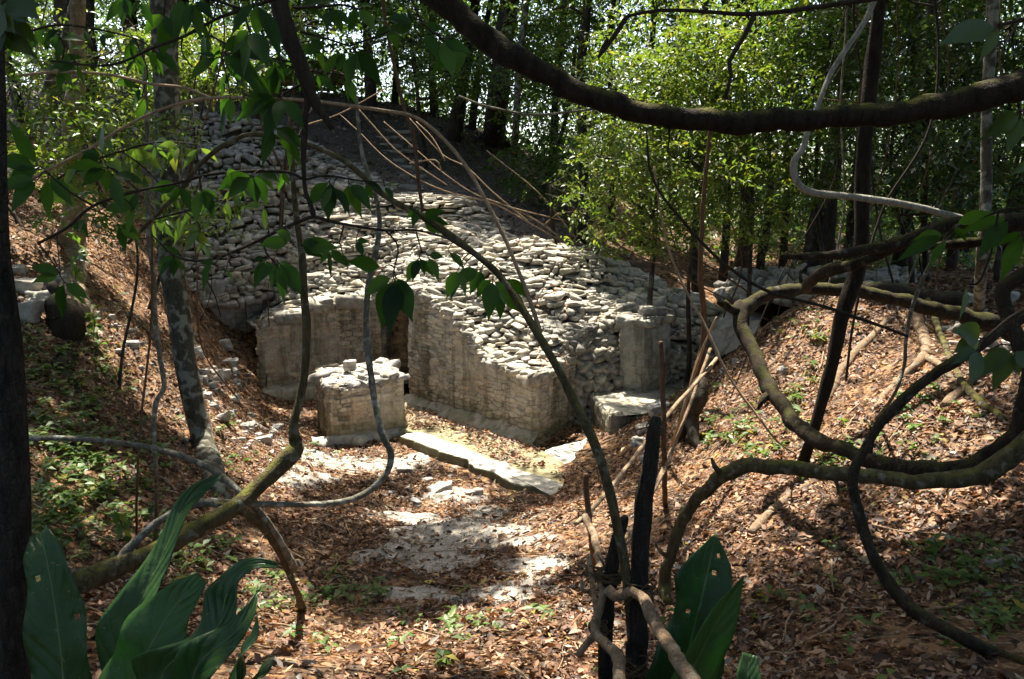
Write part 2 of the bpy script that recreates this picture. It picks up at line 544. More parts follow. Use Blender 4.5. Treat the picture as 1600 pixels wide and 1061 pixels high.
_ys = np.concatenate([np.arange(1.6, 20, 0.1), np.arange(20, 45, 0.4), np.arange(45, 120, 3)])
def G(px, py, off=0.0):
    """where the line of sight of a photo position meets the terrain"""
    d = ray(px, py)
    t = _ys / d[1]
    x, z = d[0] * t, CAMZ + d[2] * t
    g = hz(x, _ys)
    k = np.argmax(z <= g)
    if z[k] > g[k]: k = len(_ys) - 1
    if k > 0:
        a, b = z[k - 1] - g[k - 1], z[k] - g[k]
        f = a / (a - b) if a != b else 0
        y = _ys[k - 1] + f * (_ys[k] - _ys[k - 1])
    else:
        y = _ys[0]
    p = P(px, py, y)
    p[2] = float(hz(p[0], p[1])) + off
    return p

def axis(fine0, fine1, step, far0, far1, gr=1.09):
    a = list(np.arange(fine0, fine1 + 1e-6, step))
    s, v = step, fine1
    while v < far1:
        s *= gr; v += s; a.append(v)
    s, v, b = step, fine0, []
    while v > far0:
        s *= gr; v -= s; b.append(v)
    return np.array(b[::-1] + a)
gx = axis(-8.0, 8.0, 0.055, -220, 220)
gy = axis(2.5, 18.0, 0.055, -40, 260)
GX, GY = np.meshgrid(gx, gy)
GZ = hz(GX, GY)
# pale worn floor (old lime plaster and bedrock) showing through the litter on the path
def rock_mask(x, y):
    m = np.full(np.shape(x), -1.0)
    for (px, py, rx, ry) in [(700, 840, 1.0, 1.3), (545, 722, 1.5, .7), (640, 812, .62, .4), (760, 800, .3, .28), (790, 830, .45, .38), (825, 880, .38, .6), (800, 925, .4, .4), (705, 770, .3, .3), (730, 778, .26, .22),
                             (600, 722, .75, .33), (520, 725, .8, .5), (690, 880, .8, .42), (740, 930, .6, .3), (640, 925, .4, .22), (470, 745, .5, .5), (610, 872, .25, .15), (680, 850, .4, .2)]:
        c = G(px, py)
        d = np.hypot((x - c[0]) / rx, (y - c[1]) / ry)
        m = np.maximum(m, 1 - d)
    return m * .8 + 0.7 * n2(x, y, 2.2, 21, 3) + 0.55 * n2(x, y, 9.0, 25, 3) + 0.02
RM = np.where((GX > -6) & (GX < 3) & (GY > 5) & (GY < 16), rock_mask(GX, GY), -1)
GZ = GZ + np.clip(RM, 0, 0.3) * 0.05
mb = MB()
mb.grid(np.stack([GX, GY, GZ], -1))

def ground_mat():
    m, nt, out = mat_new('forest_floor')
    n = N(nt)
    pos = n.geo().outputs['Position']
    w = n.mix(0.12, pos, n.mix(1.0, n.noise(pos, 9.0, 2), (1, 1, 1), 'MULTIPLY'), 'ADD')
    f1 = n.voronoi(n.mapping(pos, (1, 1, 1.0), (0.2, 0.1, 0.5)), 13.0, 'F1', 'Color')
    f2 = n.voronoi(n.mapping(pos, (1.7, 1, 1), (0, 0, 1.1)), 17.0, 'F1', 'Distance')
    sx = n.new('ShaderNodeSeparateColor')
    n.link(f1, sx.inputs[0])
    c = n.ramp(sx.outputs[0], [(0.0, (0.035, 0.022, 0.014)), (0.3, (0.10, 0.055, 0.03)), (0.6, (0.2, 0.11, 0.055)), (0.85, (0.29, 0.18, 0.095)), (1.0, (0.12, 0.1, 0.08))])
    c = n.mix(0.6, c, n.ramp(f2, [(0.1, (0.5, 0.5, 0.5)), (0.55, (1.2, 1.2, 1.2))]), 'MULTIPLY')
    big = n.noise(pos, 0.8, 4, 0.6)
    c = n.mix(n.rng_(big, 0.45, 0.7), c, (0.045, 0.034, 0.024))
    sy = n.new('ShaderNodeSeparateXYZ')
    n.link(pos, sy.inputs[0])
    c = n.mix(n.math('MULTIPLY', n.rng_(sy.outputs['Y'], 19.0, 23.0), n.rng_(sy.outputs['X'], 3.0, 0.5)), c, n.mix(n.noise(pos, 3.0, 6, .7), (0.05, 0.04, 0.031), (0.18, 0.15, 0.12)))
    at = n.new('ShaderNodeAttribute')
    at.attribute_name = 'plaster'
    rk = n.ramp(n.noise(pos, 6.0, 6, 0.7), [(0.3, (0.17, 0.155, 0.13)), (0.65, (0.38, 0.35, 0.3))])
    rf = n.rng_(n.math('ADD', at.outputs['Fac'], n.math('MULTIPLY', n.noise(pos, 14.0, 5, 0.7), 0.5)), 0.24, 0.36)
    c = n.mix(rf, c, rk)
    h = n.math('ADD', f2, n.math('MULTIPLY', n.noise(pos, 40, 4), 0.5))
    n.principled(out, c, 0.95, n.bump(h, 0.7, 0.03), 0.1)
    return m
tag(mb.build('ground', ground_mat(), attrs={'plaster': np.clip(RM, -1, 1).ravel()}), kind='structure')

# ================================================================== MATERIALS
M_stone = stone_mat('limestone_rubble', 0.24, 0.58, (1.0, 0.945, 0.82), 0.7)
M_stone_grey = stone_mat('weathered_limestone', 0.2, 0.46, (1.0, 0.95, 0.85), 0.7)
M_rock = stone_mat('loose_limestone', 0.24, 0.48, (1.0, 0.97, 0.92), 0.5)
M_core = stone_mat('mortar_gap_shade', 0.04, 0.14, (1.0, 0.93, 0.8), 0.7, island=False, bump=.8)  # mortar backing, darkened to paint the shade in gaps between stones
M_wall = wall_mat('old_plaster_wall')
M_wall_bounce = wall_mat('bounce_lit_plaster', (1.4, 0.98, 0.6))  # warmer, lighter copy of the wall with reflected light in its colour
def kerb_mat():
    m, nt, out = mat_new('mossy_shaded_kerb')
    n = N(nt)
    g = n.geo()
    pos = g.outputs['Position']
    f = n.noise(pos, 6, 6, .65)
    c = n.ramp(f, [(.3, (.32, .3, .25)), (.65, (.6, .57, .48))])
    c = n.mix(.5, c, n.ramp(n.noise(pos, 40, 4, .6), [(.3, (.6, .6, .6)), (.7, (1.2, 1.2, 1.2))]), 'MULTIPLY')
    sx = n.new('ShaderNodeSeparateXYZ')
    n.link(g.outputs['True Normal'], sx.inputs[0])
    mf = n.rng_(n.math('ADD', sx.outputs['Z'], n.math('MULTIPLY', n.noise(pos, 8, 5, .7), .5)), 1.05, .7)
    c = n.mix(n.math('MULTIPLY', mf, .85), c, n.mix(n.noise(pos, 18, 4), (.05, .05, .02), (.13, .12, .05)))  # moss colour, darkened to paint the shade of the upright faces
    n.principled(out, c, .95, n.bump(f, .5, .02), .1)
    return m
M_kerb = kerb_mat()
M_floor = stone_mat('lime_plaster_floor', 0.3, 0.56, (1.0, 0.95, 0.82), 0.45, island=False, bump=0.35)

# ================================================================== SUN PATCHES
# places the sun reaches through gaps left for it in the forest roof: (x, y, z, radius)
ZONES = []
def zone(px, py, y, r):
    p = P(px, py, y) if y else G(px, py)
    ZONES.append((*p, r * (1.0 if y else 1.1)))
for a in [(520, 465, 19.4, 1.5), (570, 425, 20.2, 1.8), (630, 400, 20.5, 1.5), (560, 430, 20.0, 1.5), (600, 380, 21.0, 1.0), (500, 480, 19.2, 1.0), (640, 410, 20.0, 1.2), (680, 335, 22, .8), (720, 440, 18.0, 1.5), (790, 430, 18.2, 1.4), (790, 520, 16.4, 1.2), (840, 570, 15.4, .9), (850, 430, 18.0, .9),
          (860, 395, 19.0, 1.0), (930, 450, 17.6, .7),
          (560, 595, 15.7, 1.15), (440, 640, 17.0, .7), (520, 640, 16, .4), (690, 690, 14.4, .9), (760, 700, 14.0, .9), (830, 740, 13.2, .8), (920, 700, 14.4, .8), (1000, 625, 15.6, .6),
          (560, 720, 0, 1.1), (460, 710, 0, .8), (640, 810, 0, .7), (790, 830, 0, .6), (825, 890, 0, .45), (720, 770, 0, .8), (760, 960, 0, .7), (660, 1010, 0, .9), (860, 980, 0, .8), (500, 1000, 0, .8), (900, 1040, 0, .6),
          (470, 930, 0, .6), (560, 1040, 0, .6), (860, 850, 0, .8), (930, 850, 0, .5), (900, 790, 0, .7), (420, 760, 0, .7), (400, 850, 0, .45), (380, 720, 0, .7), (340, 640, 0, .6), (280, 640, 0, .8),
          (200, 560, 0, .9), (180, 440, 0, 1.0), (240, 480, 0, .8), (120, 330, 0, 1.3), (60, 380, 0, 1.0), (150, 380, 0, .8), (70, 440, 11.8, .6), (210, 740, 0, .3), (150, 820, 0, .35), (330, 900, 0, .35), (100, 640, 0, .4), (420, 1010, 0, .4), (430, 960, 0, .5),
          (1100, 720, 0, .7), (1050, 780, 0, .6), (1180, 770, 0, .7), (1220, 830, 0, .45), (1260, 640, 0, .9), (1330, 570, 0, .8), (1280, 520, 0, .8), (1420, 560, 0, .8), (1380, 640, 0, .8), (1450, 620, 0, .7), (1150, 650, 0, .7),
          (1320, 760, 0, .5), (1480, 690, 0, .6), (1560, 780, 0, .45), (1540, 560, 0, .8), (1210, 700, 0, .7), (1350, 500, 0, .5), (1400, 800, 0, .35), (1430, 850, 0, .3), (1150, 920, 0, .35), (1060, 880, 0, .4), (980, 800, 0, .5),
          (1100, 470, 20, 1.2), (1200, 450, 23, 1.5), (1010, 410, 24, 2.0), (1100, 420, 30, 3.0),
          ]:
    zone(*a)
N_GROUND = len(ZONES)
# understorey leaves on the right and the left that glow in the sun
for a in [
          (1000, 150, 16, 1.3), (1060, 260, 15, 1.4), (1130, 130, 17, 1.4), (940, 230, 18, 1.3), (1150, 300, 14, 1.2), (1040, 330, 16, 1.3), (1020, 60, 17, 1.2), (1220, 190, 15, .9), (900, 330, 19, 1.0), (1180, 60, 16, 1.1),
          (1080, 380, 15, .8), (150, 90, 18, 1.6), (250, 110, 16, 1.2), (360, 90, 16, 1.2), (60, 240, 14, .8), (460, 60, 16, 1.0), (600, 60, 22, 1.6), (420, 180, 3.6, .35), (270, 420, 3.6, .2), (340, 420, 3.6, .15), (900, 620, 5, .3),
          (85, 890, 2.05, .3), (270, 960, 1.88, .35), (220, 900, 2.0, .25), (370, 940, 1.9, .25), (1110, 930, 3.3, .5), (1010, 950, 3.4, .3), (930, 880, 4.2, .25), (150, 800, 0, .5), (210, 750, 0, .4), (90, 720, 0, .4), (950, 760, 6, .25), (390, 780, 4.2, .5), (240, 870, 4.2, .4), (1450, 170, 4.2, .35), (1120, 760, 5.5, .4), (1230, 450, 9.5, .5), (1300, 310, 7.5, .7), (1250, 260, 7.5, .5), (1420, 320, 7.5, .6)]:
    zone(*a)
ZONES = np.array(ZONES)
def sunlit(p, scale=1.0, last=None):
    """True where a leaf at p would shade one of the sun patches"""
    p = np.asarray(p, float)
    out = np.zeros(len(p), bool)
    rag = 1 + 0.42 * fbm(p * 0.9, 3, 77)
    for k in range(last or len(ZONES)):
        v = p - ZONES[k, :3]
        al = v @ TOSUN
        d2 = (v * v).sum(-1) - al * al
        rr = ZONES[k, 3] * rag * scale
        out |= (al > 0.5) & (d2 < rr * rr)
    return out

# ================================================================== STONEWORK
def _cube(n):
    """a cube surface with n x n quads a side, as welded vertices and faces"""
    import bmesh
    bm = bmesh.new()
    bmesh.ops.create_cube(bm, size=2.0)
    bmesh.ops.subdivide_edges(bm, edges=bm.edges[:], cuts=n - 1, use_grid_fill=True)
    bm.verts.ensure_lookup_table()
    v = np.array([x.co[:] for x in bm.verts])
    f = np.array([[w.index for w in q.verts] for q in bm.faces])
    bm.free()
    return v, f
CUBE3, CUBE6 = _cube(3), _cube(7)
def stone_shape(seed, ico=None, box=0.1, amp=0.11, cuts=4):
    """a chipped angular block: a cube with shifted corners, clipped by a few planes, edges a little worn"""
    r = np.random.default_rng(seed)
    v, f = ico if ico is not None else CUBE3
    cor = np.array([[x, y, z] for x in (-1, 1) for y in (-1, 1) for z in (-1, 1)], float)
    cor2 = cor * r.uniform(.55, 1.1, (8, 3))
    w = np.ones((len(v), 8))
    for k in range(8):
        w[:, k] = np.prod((1 + v * cor[k]) / 2, axis=1)
    p = w @ cor2
    sph = norm(v) * 1.0
    p = p * (1 - box) + sph * box * np.linalg.norm(p, axis=1, keepdims=True) * .85
    for k in range(cuts):
        nrm = norm(r.normal(size=3) * [1, 1, .6])
        d = r.uniform(0.55, 0.95)
        ex = np.maximum(p @ nrm - d, 0)
        p = p - ex[:, None] * nrm * 0.95
    return p + norm(p) * (amp * fbm(v * 2.6 + seed * 3.3, 3, seed))[:, None], f
STONES = [stone_shape(100 + k) for k in range(26)]
STONES_HI = [stone_shape(300 + k, CUBE6, 0.45, 0.2, 4) for k in range(8)]

def patch(grid, nu, nv):
    """smooth surface through a (rows, cols, 3) grid of points, sampled nv x nu"""
    g = np.asarray(grid, float)
    def cr(a, n):
        e = np.concatenate([2 * a[:1] - a[1:2], a, 2 * a[-1:] - a[-2:-1]], 0)
        t = np.linspace(0, len(a) - 1 - 1e-9, n)
        k = t.astype(int)
        u = (t - k).reshape(-1, *([1] * (a.ndim - 1)))
        p0, p1, p2, p3 = e[k], e[k + 1], e[k + 2], e[k + 3]
        return 0.5 * (2 * p1 + (p2 - p0) * u + (2 * p0 - 5 * p1 + 4 * p2 - p3) * u * u + (3 * p1 - p0 - 3 * p2 + p3) * u ** 3)
    a = cr(g, nv)
    return cr(a.transpose(1, 0, 2), nu).transpose(1, 0, 2)

def courses(mb, grid, sw=0.27, sh=0.12, dep=0.2, seed=0, steep=0.5, gap=0.06, flip=False, tilt=0.12, size_var=0.35, keep=None):
    """lay rough stones in uneven courses over a surface"""
    r = np.random.default_rng(seed)
    g = patch(grid, 90, 60)
    du_len = np.linalg.norm(np.diff(g, axis=1), axis=2)
    U = np.concatenate([np.zeros((60, 1)), np.cumsum(du_len, 1)], 1)
    dv = np.linalg.norm(np.diff(g, axis=0), axis=2).mean(1)
    V = np.concatenate([[0], np.cumsum(dv)])
    vpos = 0.0
    while vpos < V[-1]:
        rowf = np.interp(vpos, V, np.arange(60))
        k = int(min(rowf, 58)); fr = rowf - k
        line = g[k] * (1 - fr) + g[k + 1] * fr
        nxt = g[min(k + 1, 59)] - g[max(k - 1, 0)]
        ul = np.concatenate([[0], np.cumsum(np.linalg.norm(np.diff(line, axis=0), axis=1))])
        slope = np.mean(np.abs(nxt[:, 2]) / np.maximum(np.linalg.norm(nxt, axis=1), 1e-6))
        up = r.uniform(-0.2, 0.1) * sw
        h = sh * r.uniform(0.8, 1.25)
        while up < ul[-1]:
            w = sw * np.exp(r.normal(0, size_var))
            pc = up + w / 2
            c = np.array([np.interp(pc, ul, line[:, q]) for q in range(3)])
            j = int(np.clip(np.searchsorted(ul, pc), 1, 88))
            a = norm(line[j + 1] - line[j - 1]) if j < 89 else norm(line[j] - line[j - 1])
            vv = norm(nxt[j])
            nn = norm(np.cross(a, vv))
            if flip: nn = -nn
            if nn[2] < -0.05 and abs(nn[2]) > 0.3: nn = -nn
            up3 = norm(np.array([0, 0, 1.0]) * steep + nn * (1 - steep) + vv * 0.0 + r.normal(0, tilt, 3))
            if abs(np.dot(up3, a)) > 0.9: up3 = norm(np.array([0, 0, 1.0]))
            b = norm(np.cross(a + r.normal(0, tilt, 3), up3))
            if np.dot(b, nn) < 0: b = -b
            a2 = norm(np.cross(up3, b))
            hh = h * np.exp(r.normal(0, 0.22))
            if (keep is None or keep(c)) and r.random() > 0.02:
                sv, sf = STONES[r.integers(len(STONES))]
                sc = sv * np.array([w * 0.54, dep * 0.5 * r.uniform(0.8, 1.3), hh * 0.58])
                ctr = c + nn * r.normal(0.0, 0.022) + np.array([0, 0, 1]) * r.normal(0, 0.25 * sh)
                mb.add(ctr + sc[:, :1] * a2 + sc[:, 1:2] * b + sc[:, 2:3] * up3, sf)
            up += w * (1 - gap)
        vpos += h * 0.92 if slope > 0.75 else h * (1.0 + 0.5 * (1 - slope))

def backing(mb, grid, sink=0.1, n=60, flip=False):
    g = patch(grid, n, n)
    tu = np.gradient(g, axis=1); tv = np.gradient(g, axis=0)
    nn = norm(np.cross(tu, tv))
    s = np.where(nn[..., 2:3] < 0, -1.0, 1.0)
    nn = nn * s
    g = g - nn * sink + nn * (fbm(g * 3.5, 4, 9) * 0.07)[..., None]
    mb.grid(g)

def block_field(u, z, seed, ch=0.085, bw=0.5, joint=0.028):
    """relief of an eroded facing of irregular flat stones at wall coordinates u, z, and where its joints lie"""
    zz = z + 0.05 * n2(u, z * 0.4, 1.5, seed, 3)
    uu = u + 0.05 * n2(u, z, 2.2, seed + 4, 3)
    a, b = uu / (bw * 0.62), zz / ch
    row = np.floor(b)
    f1 = np.full(np.shape(a), 9.0); f2 = f1.copy(); hs = np.zeros(np.shape(a))
    for dj in (-1, 0, 1):
        rw = row + dj
        sh = a + 0.5 * np.mod(rw, 2) + 3.7 * _hash(np.stack([rw, rw * 0, rw * 0], -1), seed)
        col = np.floor(sh)
        for di in (-1, 0, 1):
            c = col + di
            i3 = np.stack([c, rw, c * 0], -1)
            h1, h2, h3 = _hash(i3, seed + 11), _hash(i3, seed + 12), _hash(i3, seed + 13)
            dx = (sh - (c + 0.5 + (h1 - .5) * .75)) * bw * 0.62 * 0.5
            dz = (b - (rw + 0.5 + (h2 - .5) * .32)) * ch * 1.3
            d = np.sqrt(dx * dx + dz * dz) - (h3 - .5) * .02
            nearer = d < f1
            f2 = np.where(nearer, f1, np.minimum(f2, d))
            hs = np.where(nearer, h3, hs)
            f1 = np.where(nearer, d, f1)
    d = f2 - f1
    return np.clip(d / joint, 0, 1) ** 0.7 * (0.7 + 0.3 * hs) + (hs - 0.5) * 0.7, np.clip(1 - d / (joint * 0.75), 0, 1), hs

def wall_face(mb, A, B, base, top, seed=0, res=0.02, amp=0.06, out=None, bow=0.0, edge=True, ch=0.085, bw=0.5):
    """one upright face from plan point A to B; base and top are (s, z) profiles; out is the outward plan direction"""
    A, B = np.asarray(A, float)[:2], np.asarray(B, float)[:2]
    L = np.linalg.norm(B - A)
    nu = max(8, int(L / res))
    s = np.linspace(0, 1, nu)
    bz = np.interp(s, *zip(*base)) if np.ndim(base) else np.full(nu, base)
    tz = np.interp(s, *zip(*top)) if np.ndim(top) else np.full(nu, top)
    tz = tz + 0.05 * n2(s * L, s * 0, 4.0, seed, 3) + 0.05 * (vnoise(np.stack([np.floor(s * L / 0.23 + 0.4 * np.sin(s * 19)), s * 0 + seed, s * 0], -1), 3))
    nv = max(8, int((tz - bz).max() / res))
    t = np.linspace(0, 1, nv)
    Z = bz[None, :] + (tz - bz)[None, :] * t[:, None]
    Uc = np.broadcast_to(s[None, :] * L, Z.shape)
    o = np.array([B[1] - A[1], -(B[0] - A[0])]) / L
    if out is not None and np.dot(o, out) < 0: o = -o
    wear = 0.35 + 0.65 * np.clip(0.5 + 1.3 * n2(Uc, Z, 0.9, seed + 9, 3), 0, 1)
    bf, jf, hs = block_field(Uc, Z, seed, ch, bw)
    d = amp * bf * wear + 0.04 * n2(Uc, Z, 1.6, seed + 3, 4) + 0.022 * n2(Uc, Z, 8.0, seed + 5, 4)
    rim = np.clip((tz[None, :] - Z) / 0.09, 0, 1)
    d = d - 0.07 * (1 - rim) ** 2
    if edge:
        fall = np.clip(np.minimum(s, 1 - s) * L / 0.07, 0, 1) ** 0.5
        d = d * (0.35 + 0.65 * fall)[None, :] - 0.03 * (1 - fall)[None, :]
    d = d + bow * np.sin(np.pi * s)[None, :]
    xy = A[None, None, :] + (B - A)[None, None, :] * s[None, :, None] + o * d[..., None]
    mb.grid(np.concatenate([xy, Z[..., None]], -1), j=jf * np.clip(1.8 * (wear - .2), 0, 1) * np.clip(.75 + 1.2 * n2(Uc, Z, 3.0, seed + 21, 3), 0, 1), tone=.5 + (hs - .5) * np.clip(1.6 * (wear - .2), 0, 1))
    return np.stack([A[0] + (B[0] - A[0]) * s, A[1] + (B[1] - A[1]) * s, tz], -1)

def rubble_top(mb, poly_fn, n, size, seed, hi=False):
    r = np.random.default_rng(seed)
    for k in range(n):
        c = poly_fn(r)
        sv, sf = (STONES_HI if hi else STONES)[r.integers(8)]
        w = size * np.exp(r.normal(0, 0.35))
        th = r.uniform(0, 6.28)
        sc = sv * np.array([w * 0.6, w * 0.42, w * 0.3])
        tl = r.normal(0, 0.2, 2)
        x = sc[:, 0] * np.cos(th) - sc[:, 1] * np.sin(th)
        y = sc[:, 0] * np.sin(th) + sc[:, 1] * np.cos(th)
        mb.add(np.stack([x, y, sc[:, 2] + x * tl[0] + y * tl[1]], -1) + c, sf)

# ------------------------------------------------------------------ the half-buried building
A = PZ(640, 630, 0)[:2]                 # wing wall: inner end at the doorway
B = PZ(838, 692, 0)[:2]                 # front corner
E = PZ(898, 660, 0)[:2]                 # end face, far corner
Cc = PZ(407, 622, 0)[:2]                # back wall, left corner
D = PZ(600, 605, 0)[:2]                 # back wall, doorway jamb
ruin = empty('ruined_building', (*((A + B) / 2), 0), 'half excavated limestone ruin with plastered walls under a collapsed mound of rubble', 'ruin')

def prof(pxs, A, B):
    L = np.linalg.norm(B - A)
    out = []
    for px, py in pxs:
        p = on_plane(px, py, A, B)
        out.append((float(np.dot(p[:2] - A, B - A) / L / L), float(p[2])))
    return sorted(out)
# wing wall
pw = prof([(641, 452), (660, 462), (679, 474), (700, 487), (716, 504), (730, 520), (742, 548), (760, 562), (790, 574), (838, 590)], A, B)
mb = MB()
wt = wall_face(mb, A, B, -0.15, pw, 3, out=(-1, -1))
etop = [(0, pw[-1][1]), (0.45, pw[-1][1] + 0.06), (1, on_plane(898, 553, B, E)[2])]
wall_face(mb, B, E, -0.15, etop, 5, out=(1, -1))
jA = A + np.array([0.62, 0.75])
wall_face(mb, A, jA, -0.1, pw[0][1], 8, out=(-1, 0.6))
mb.build('wing_wall', M_wall, ruin)
def rim_stones(mb, P0, P1, pr_, n, seed, size=.2, inset=.1):
    r = np.random.default_rng(seed)
    o_ = norm(np.array([P1[1] - P0[1], -(P1[0] - P0[0])])); o_ = o_ if o_[1] < 0 else -o_
    dr = norm(P1 - P0)
    for k in range(n):
        q = r.uniform(0, 1)
        w_ = size * np.exp(r.normal(0, .4))
        xy = P0 + (P1 - P0) * q - o_ * (inset * r.uniform(.1, 1.6))
        zq = float(np.interp(q, *zip(*pr_))) + r.normal(-.02, .03)
        sv, sf = STONES[r.integers(len(STONES))]
        sc = sv * np.array([w_ * .6, w_ * .45, w_ * .25])
        th = r.normal(0, .35)
        a_ = np.array([dr[0] * math.cos(th) - dr[1] * math.sin(th), dr[0] * math.sin(th) + dr[1] * math.cos(th), r.normal(0, .12)])
        b_ = np.array([-a_[1], a_[0], r.normal(0, .12)])
        mb.add(np.array([*xy, zq]) + sc[:, :1] * a_ + sc[:, 1:2] * b_ + sc[:, 2:3] * np.array([0, 0, 1.0]), sf)
mb = MB()
rim_stones(mb, A, B, pw, 85, 1)
rim_stones(mb, B, E, etop, 30, 2)
mb.build('wall_top_rubble', M_stone, ruin, smooth=False)
# footing ledge of plaster along the wing wall
o = norm(np.array([B[1] - A[1], -(B[0] - A[0])])); o = o if np.dot(o, (-1, -1)) > 0 else -o
mb = MB()
s = np.linspace(-0.02, 1.03, 120)
pr = [(0.0, 0.24), (0.07, 0.22), (0.16, 0.12), (0.25, 0.07), (0.3, -0.1)]
pts = np.array([[(*(A + (B - A) * q + o * (w + 0.03 * vnoise(np.array([q * 20, w * 3, 1.0]), 4))), h + 0.03 * vnoise(np.array([q * 24, w * 4, 2.0]), 5)) for q in s] for w, h in pr])
mb.grid(pts)
mb.build('plaster_footing', M_wall, ruin)
# back wall with its left return
pb = prof([(407, 513), (425, 500), (450, 494), (474, 489), (492, 477), (540, 470), (570, 466), (600, 460)], Cc, D)
mb = MB()
wall_face(mb, Cc, D, -0.1, pb, 12, out=(0, -1), ch=0.095, bw=0.5)
C2 = on_plane(381, 560, Cc + np.array([-0.3, 0.9]), Cc + np.array([-1.3, 1.2]))[:2]
C2 = Cc + np.array([-0.16, 1.1])
wall_face(mb, Cc, C2, -0.1, [(0, pb[0][1]), (1, pb[0][1] + 0.22)], 13, out=(-1, 0))
J1 = D + np.array([0.12, 0.62])
wall_face(mb, D, J1, -0.1, pb[-1][1], 15, out=(1, 0))
mb.build('back_wall', M_wall, ruin)
mb = MB()
rim_stones(mb, Cc, D, pb, 70, 3)
mb.build('wall_top_rubble', M_stone, ruin, smooth=False)
mb = MB()
s = np.linspace(0.0, 1.0, 90)
nb = norm(np.array([D[1] - Cc[1], -(D[0] - Cc[0])])); nb = nb if nb[1] < 0 else -nb
pts = np.array([[(*(Cc + (D - Cc) * q + nb * (w + 0.03 * vnoise(np.array([q * 20, w * 3, 1.0]), 4))), h + 0.02 * vnoise(np.array([q * 24, w * 4, 2.0]), 5)) for q in s] for w, h in [(0, .3), (.12, .27), (.3, .22), (.34, .15), (.36, -.1)]])
mb.grid(pts)
mb.build('plaster_bench', M_wall, ruin)
# doorway: inner wall, corbelled head, floor step
dw = empty('doorway', (0, 0, 0)); dw.parent = ruin; dw.location = (0, 0, 0)
mb = MB()
I0, I1 = D + np.array([-0.1, 0.62]), A + np.array([0.9, 1.4])
K = 1.45
wall_face(mb, D + np.array([-0.4, 1.0]), D + np.array([1.6, 1.15]), -0.1, 2.75, 21, out=(0, -1), edge=False)
mb.build('inner_wall', M_wall_bounce, dw)
mb = MB()
zt = 2.18
hd = []
for q in np.linspace(0, 1, 24):
    row = []
    for tt in np.linspace(0, 1, 20):
        th = math.pi * tt
        x = D[0] - 0.05 + (A[0] + 0.25 - D[0]) * (0.5 - 0.5 * math.cos(th))
        row.append((x, D[1] - 0.02 + 0.95 * q - 0.35 * tt * (1 - q), zt - 0.35 + 0.42 * math.sin(th) + 0.02 * vnoise(np.array([x * 9, q * 8, tt * 8]), 3)))
    hd.append(row)
mb.grid(np.array(hd))
mb.build('vault_head', M_wall_bounce, dw)
mb = MB()
mb.grid(np.array([[(D[0] - .3, D[1] + .05, .12), (A[0] + .5, A[1] + 1.3, .12)], [(D[0] - .3, D[1] + 1.1, .13), (A[0] + .9, A[1] + 2.6, .13)]]))
mb.build('threshold', M_floor, dw)

# the collapsed rubble above the walls
def PG(rows): return np.array([[P(*q) for q in r] for r in rows])
wl = lambda q: (*(A + (B - A) * q), float(np.interp(q, *zip(*pw))) - 0.03)
bl = lambda q: (*(Cc + (D - Cc) * q), float(np.interp(q, *zip(*pb))) - 0.03)
M0 = PG([[(381, 503, 19.9), (415, 505, 18.95), (470, 489, 19.05), (530, 473, 19.25), (600, 460, 19.5), (640, 452, 17.8), (690, 480, 17.15), (742, 551, 16.15), (792, 574, 15.35), (838, 590, 14.72), (870, 574, 15.4), (898, 553, 16.1)],
         [(420, 487, 20.0), (445, 477, 19.6), (492, 460, 19.75), (545, 448, 19.9), (605, 440, 20.0), (655, 432, 18.7), (712, 456, 17.8), (764, 505, 16.8), (812, 537, 16.0), (858, 556, 15.5), (884, 553, 15.8), (912, 530, 16.6)],
         [(470, 440, 20.7), (487, 432, 20.5), (520, 420, 20.6), (560, 415, 20.7), (612, 408, 20.6), (668, 402, 19.7), (728, 420, 18.7), (784, 452, 17.9), (830, 480, 17.2), (870, 500, 16.8), (905, 505, 16.9), (945, 495, 17.5)],
         [(505, 395, 21.4), (520, 385, 21.3), (545, 375, 21.3), (580, 370, 21.4), (625, 368, 21.3), (685, 372, 20.5), (745, 392, 19.6), (800, 412, 18.8), (848, 430, 18.3), (890, 445, 18.1), (935, 455, 18.2), (985, 465, 18.5)],
         [(540, 350, 22.2), (555, 343, 22.1), (580, 338, 22.1), (610, 335, 22.1), (650, 338, 22.0), (705, 350, 21.3), (765, 368, 20.4), (815, 375, 19.8), (858, 383, 19.4), (900, 395, 19.3), (960, 415, 19.3), (1020, 442, 19.4)]])
Fg = PG([[(898, 668, 15.9), (925, 655, 16.1), (955, 640, 16.4), (1000, 625, 16.7), (1050, 615, 17.0), (1105, 600, 17.4)],
         [(899, 625, 16.0), (930, 610, 16.25), (962, 590, 16.6), (1005, 570, 16.95), (1055, 562, 17.3), (1112, 562, 17.7)],
         [(900, 585, 16.1), (938, 560, 16.5), (972, 535, 16.95), (1015, 515, 17.35), (1062, 510, 17.8), (1120, 525, 18.0)],
         [(912, 530, 16.6), (950, 500, 17.2), (990, 478, 17.8), (1030, 468, 18.2), (1075, 472, 18.5), (1130, 500, 18.5)],
         [(985, 465, 18.5), (1000, 455, 18.7), (1020, 446, 19.2), (1045, 452, 19.3), (1085, 466, 19.3), (1140, 492, 19.2)]])
Bk = PG([[(540, 350, 22.2), (610, 335, 22.1), (705, 350, 21.3), (765, 368, 20.4), (815, 375, 19.8), (858, 383, 19.4), (900, 395, 19.3), (960, 415, 19.3), (1020, 442, 19.4)]])
bk2 = Bk[0] + np.array([0.5, 1.2, -0.25]); bk3 = Bk[0] + np.array([0.9, 2.2, -0.9])
Bg = np.stack([Bk[0], bk2, bk3])
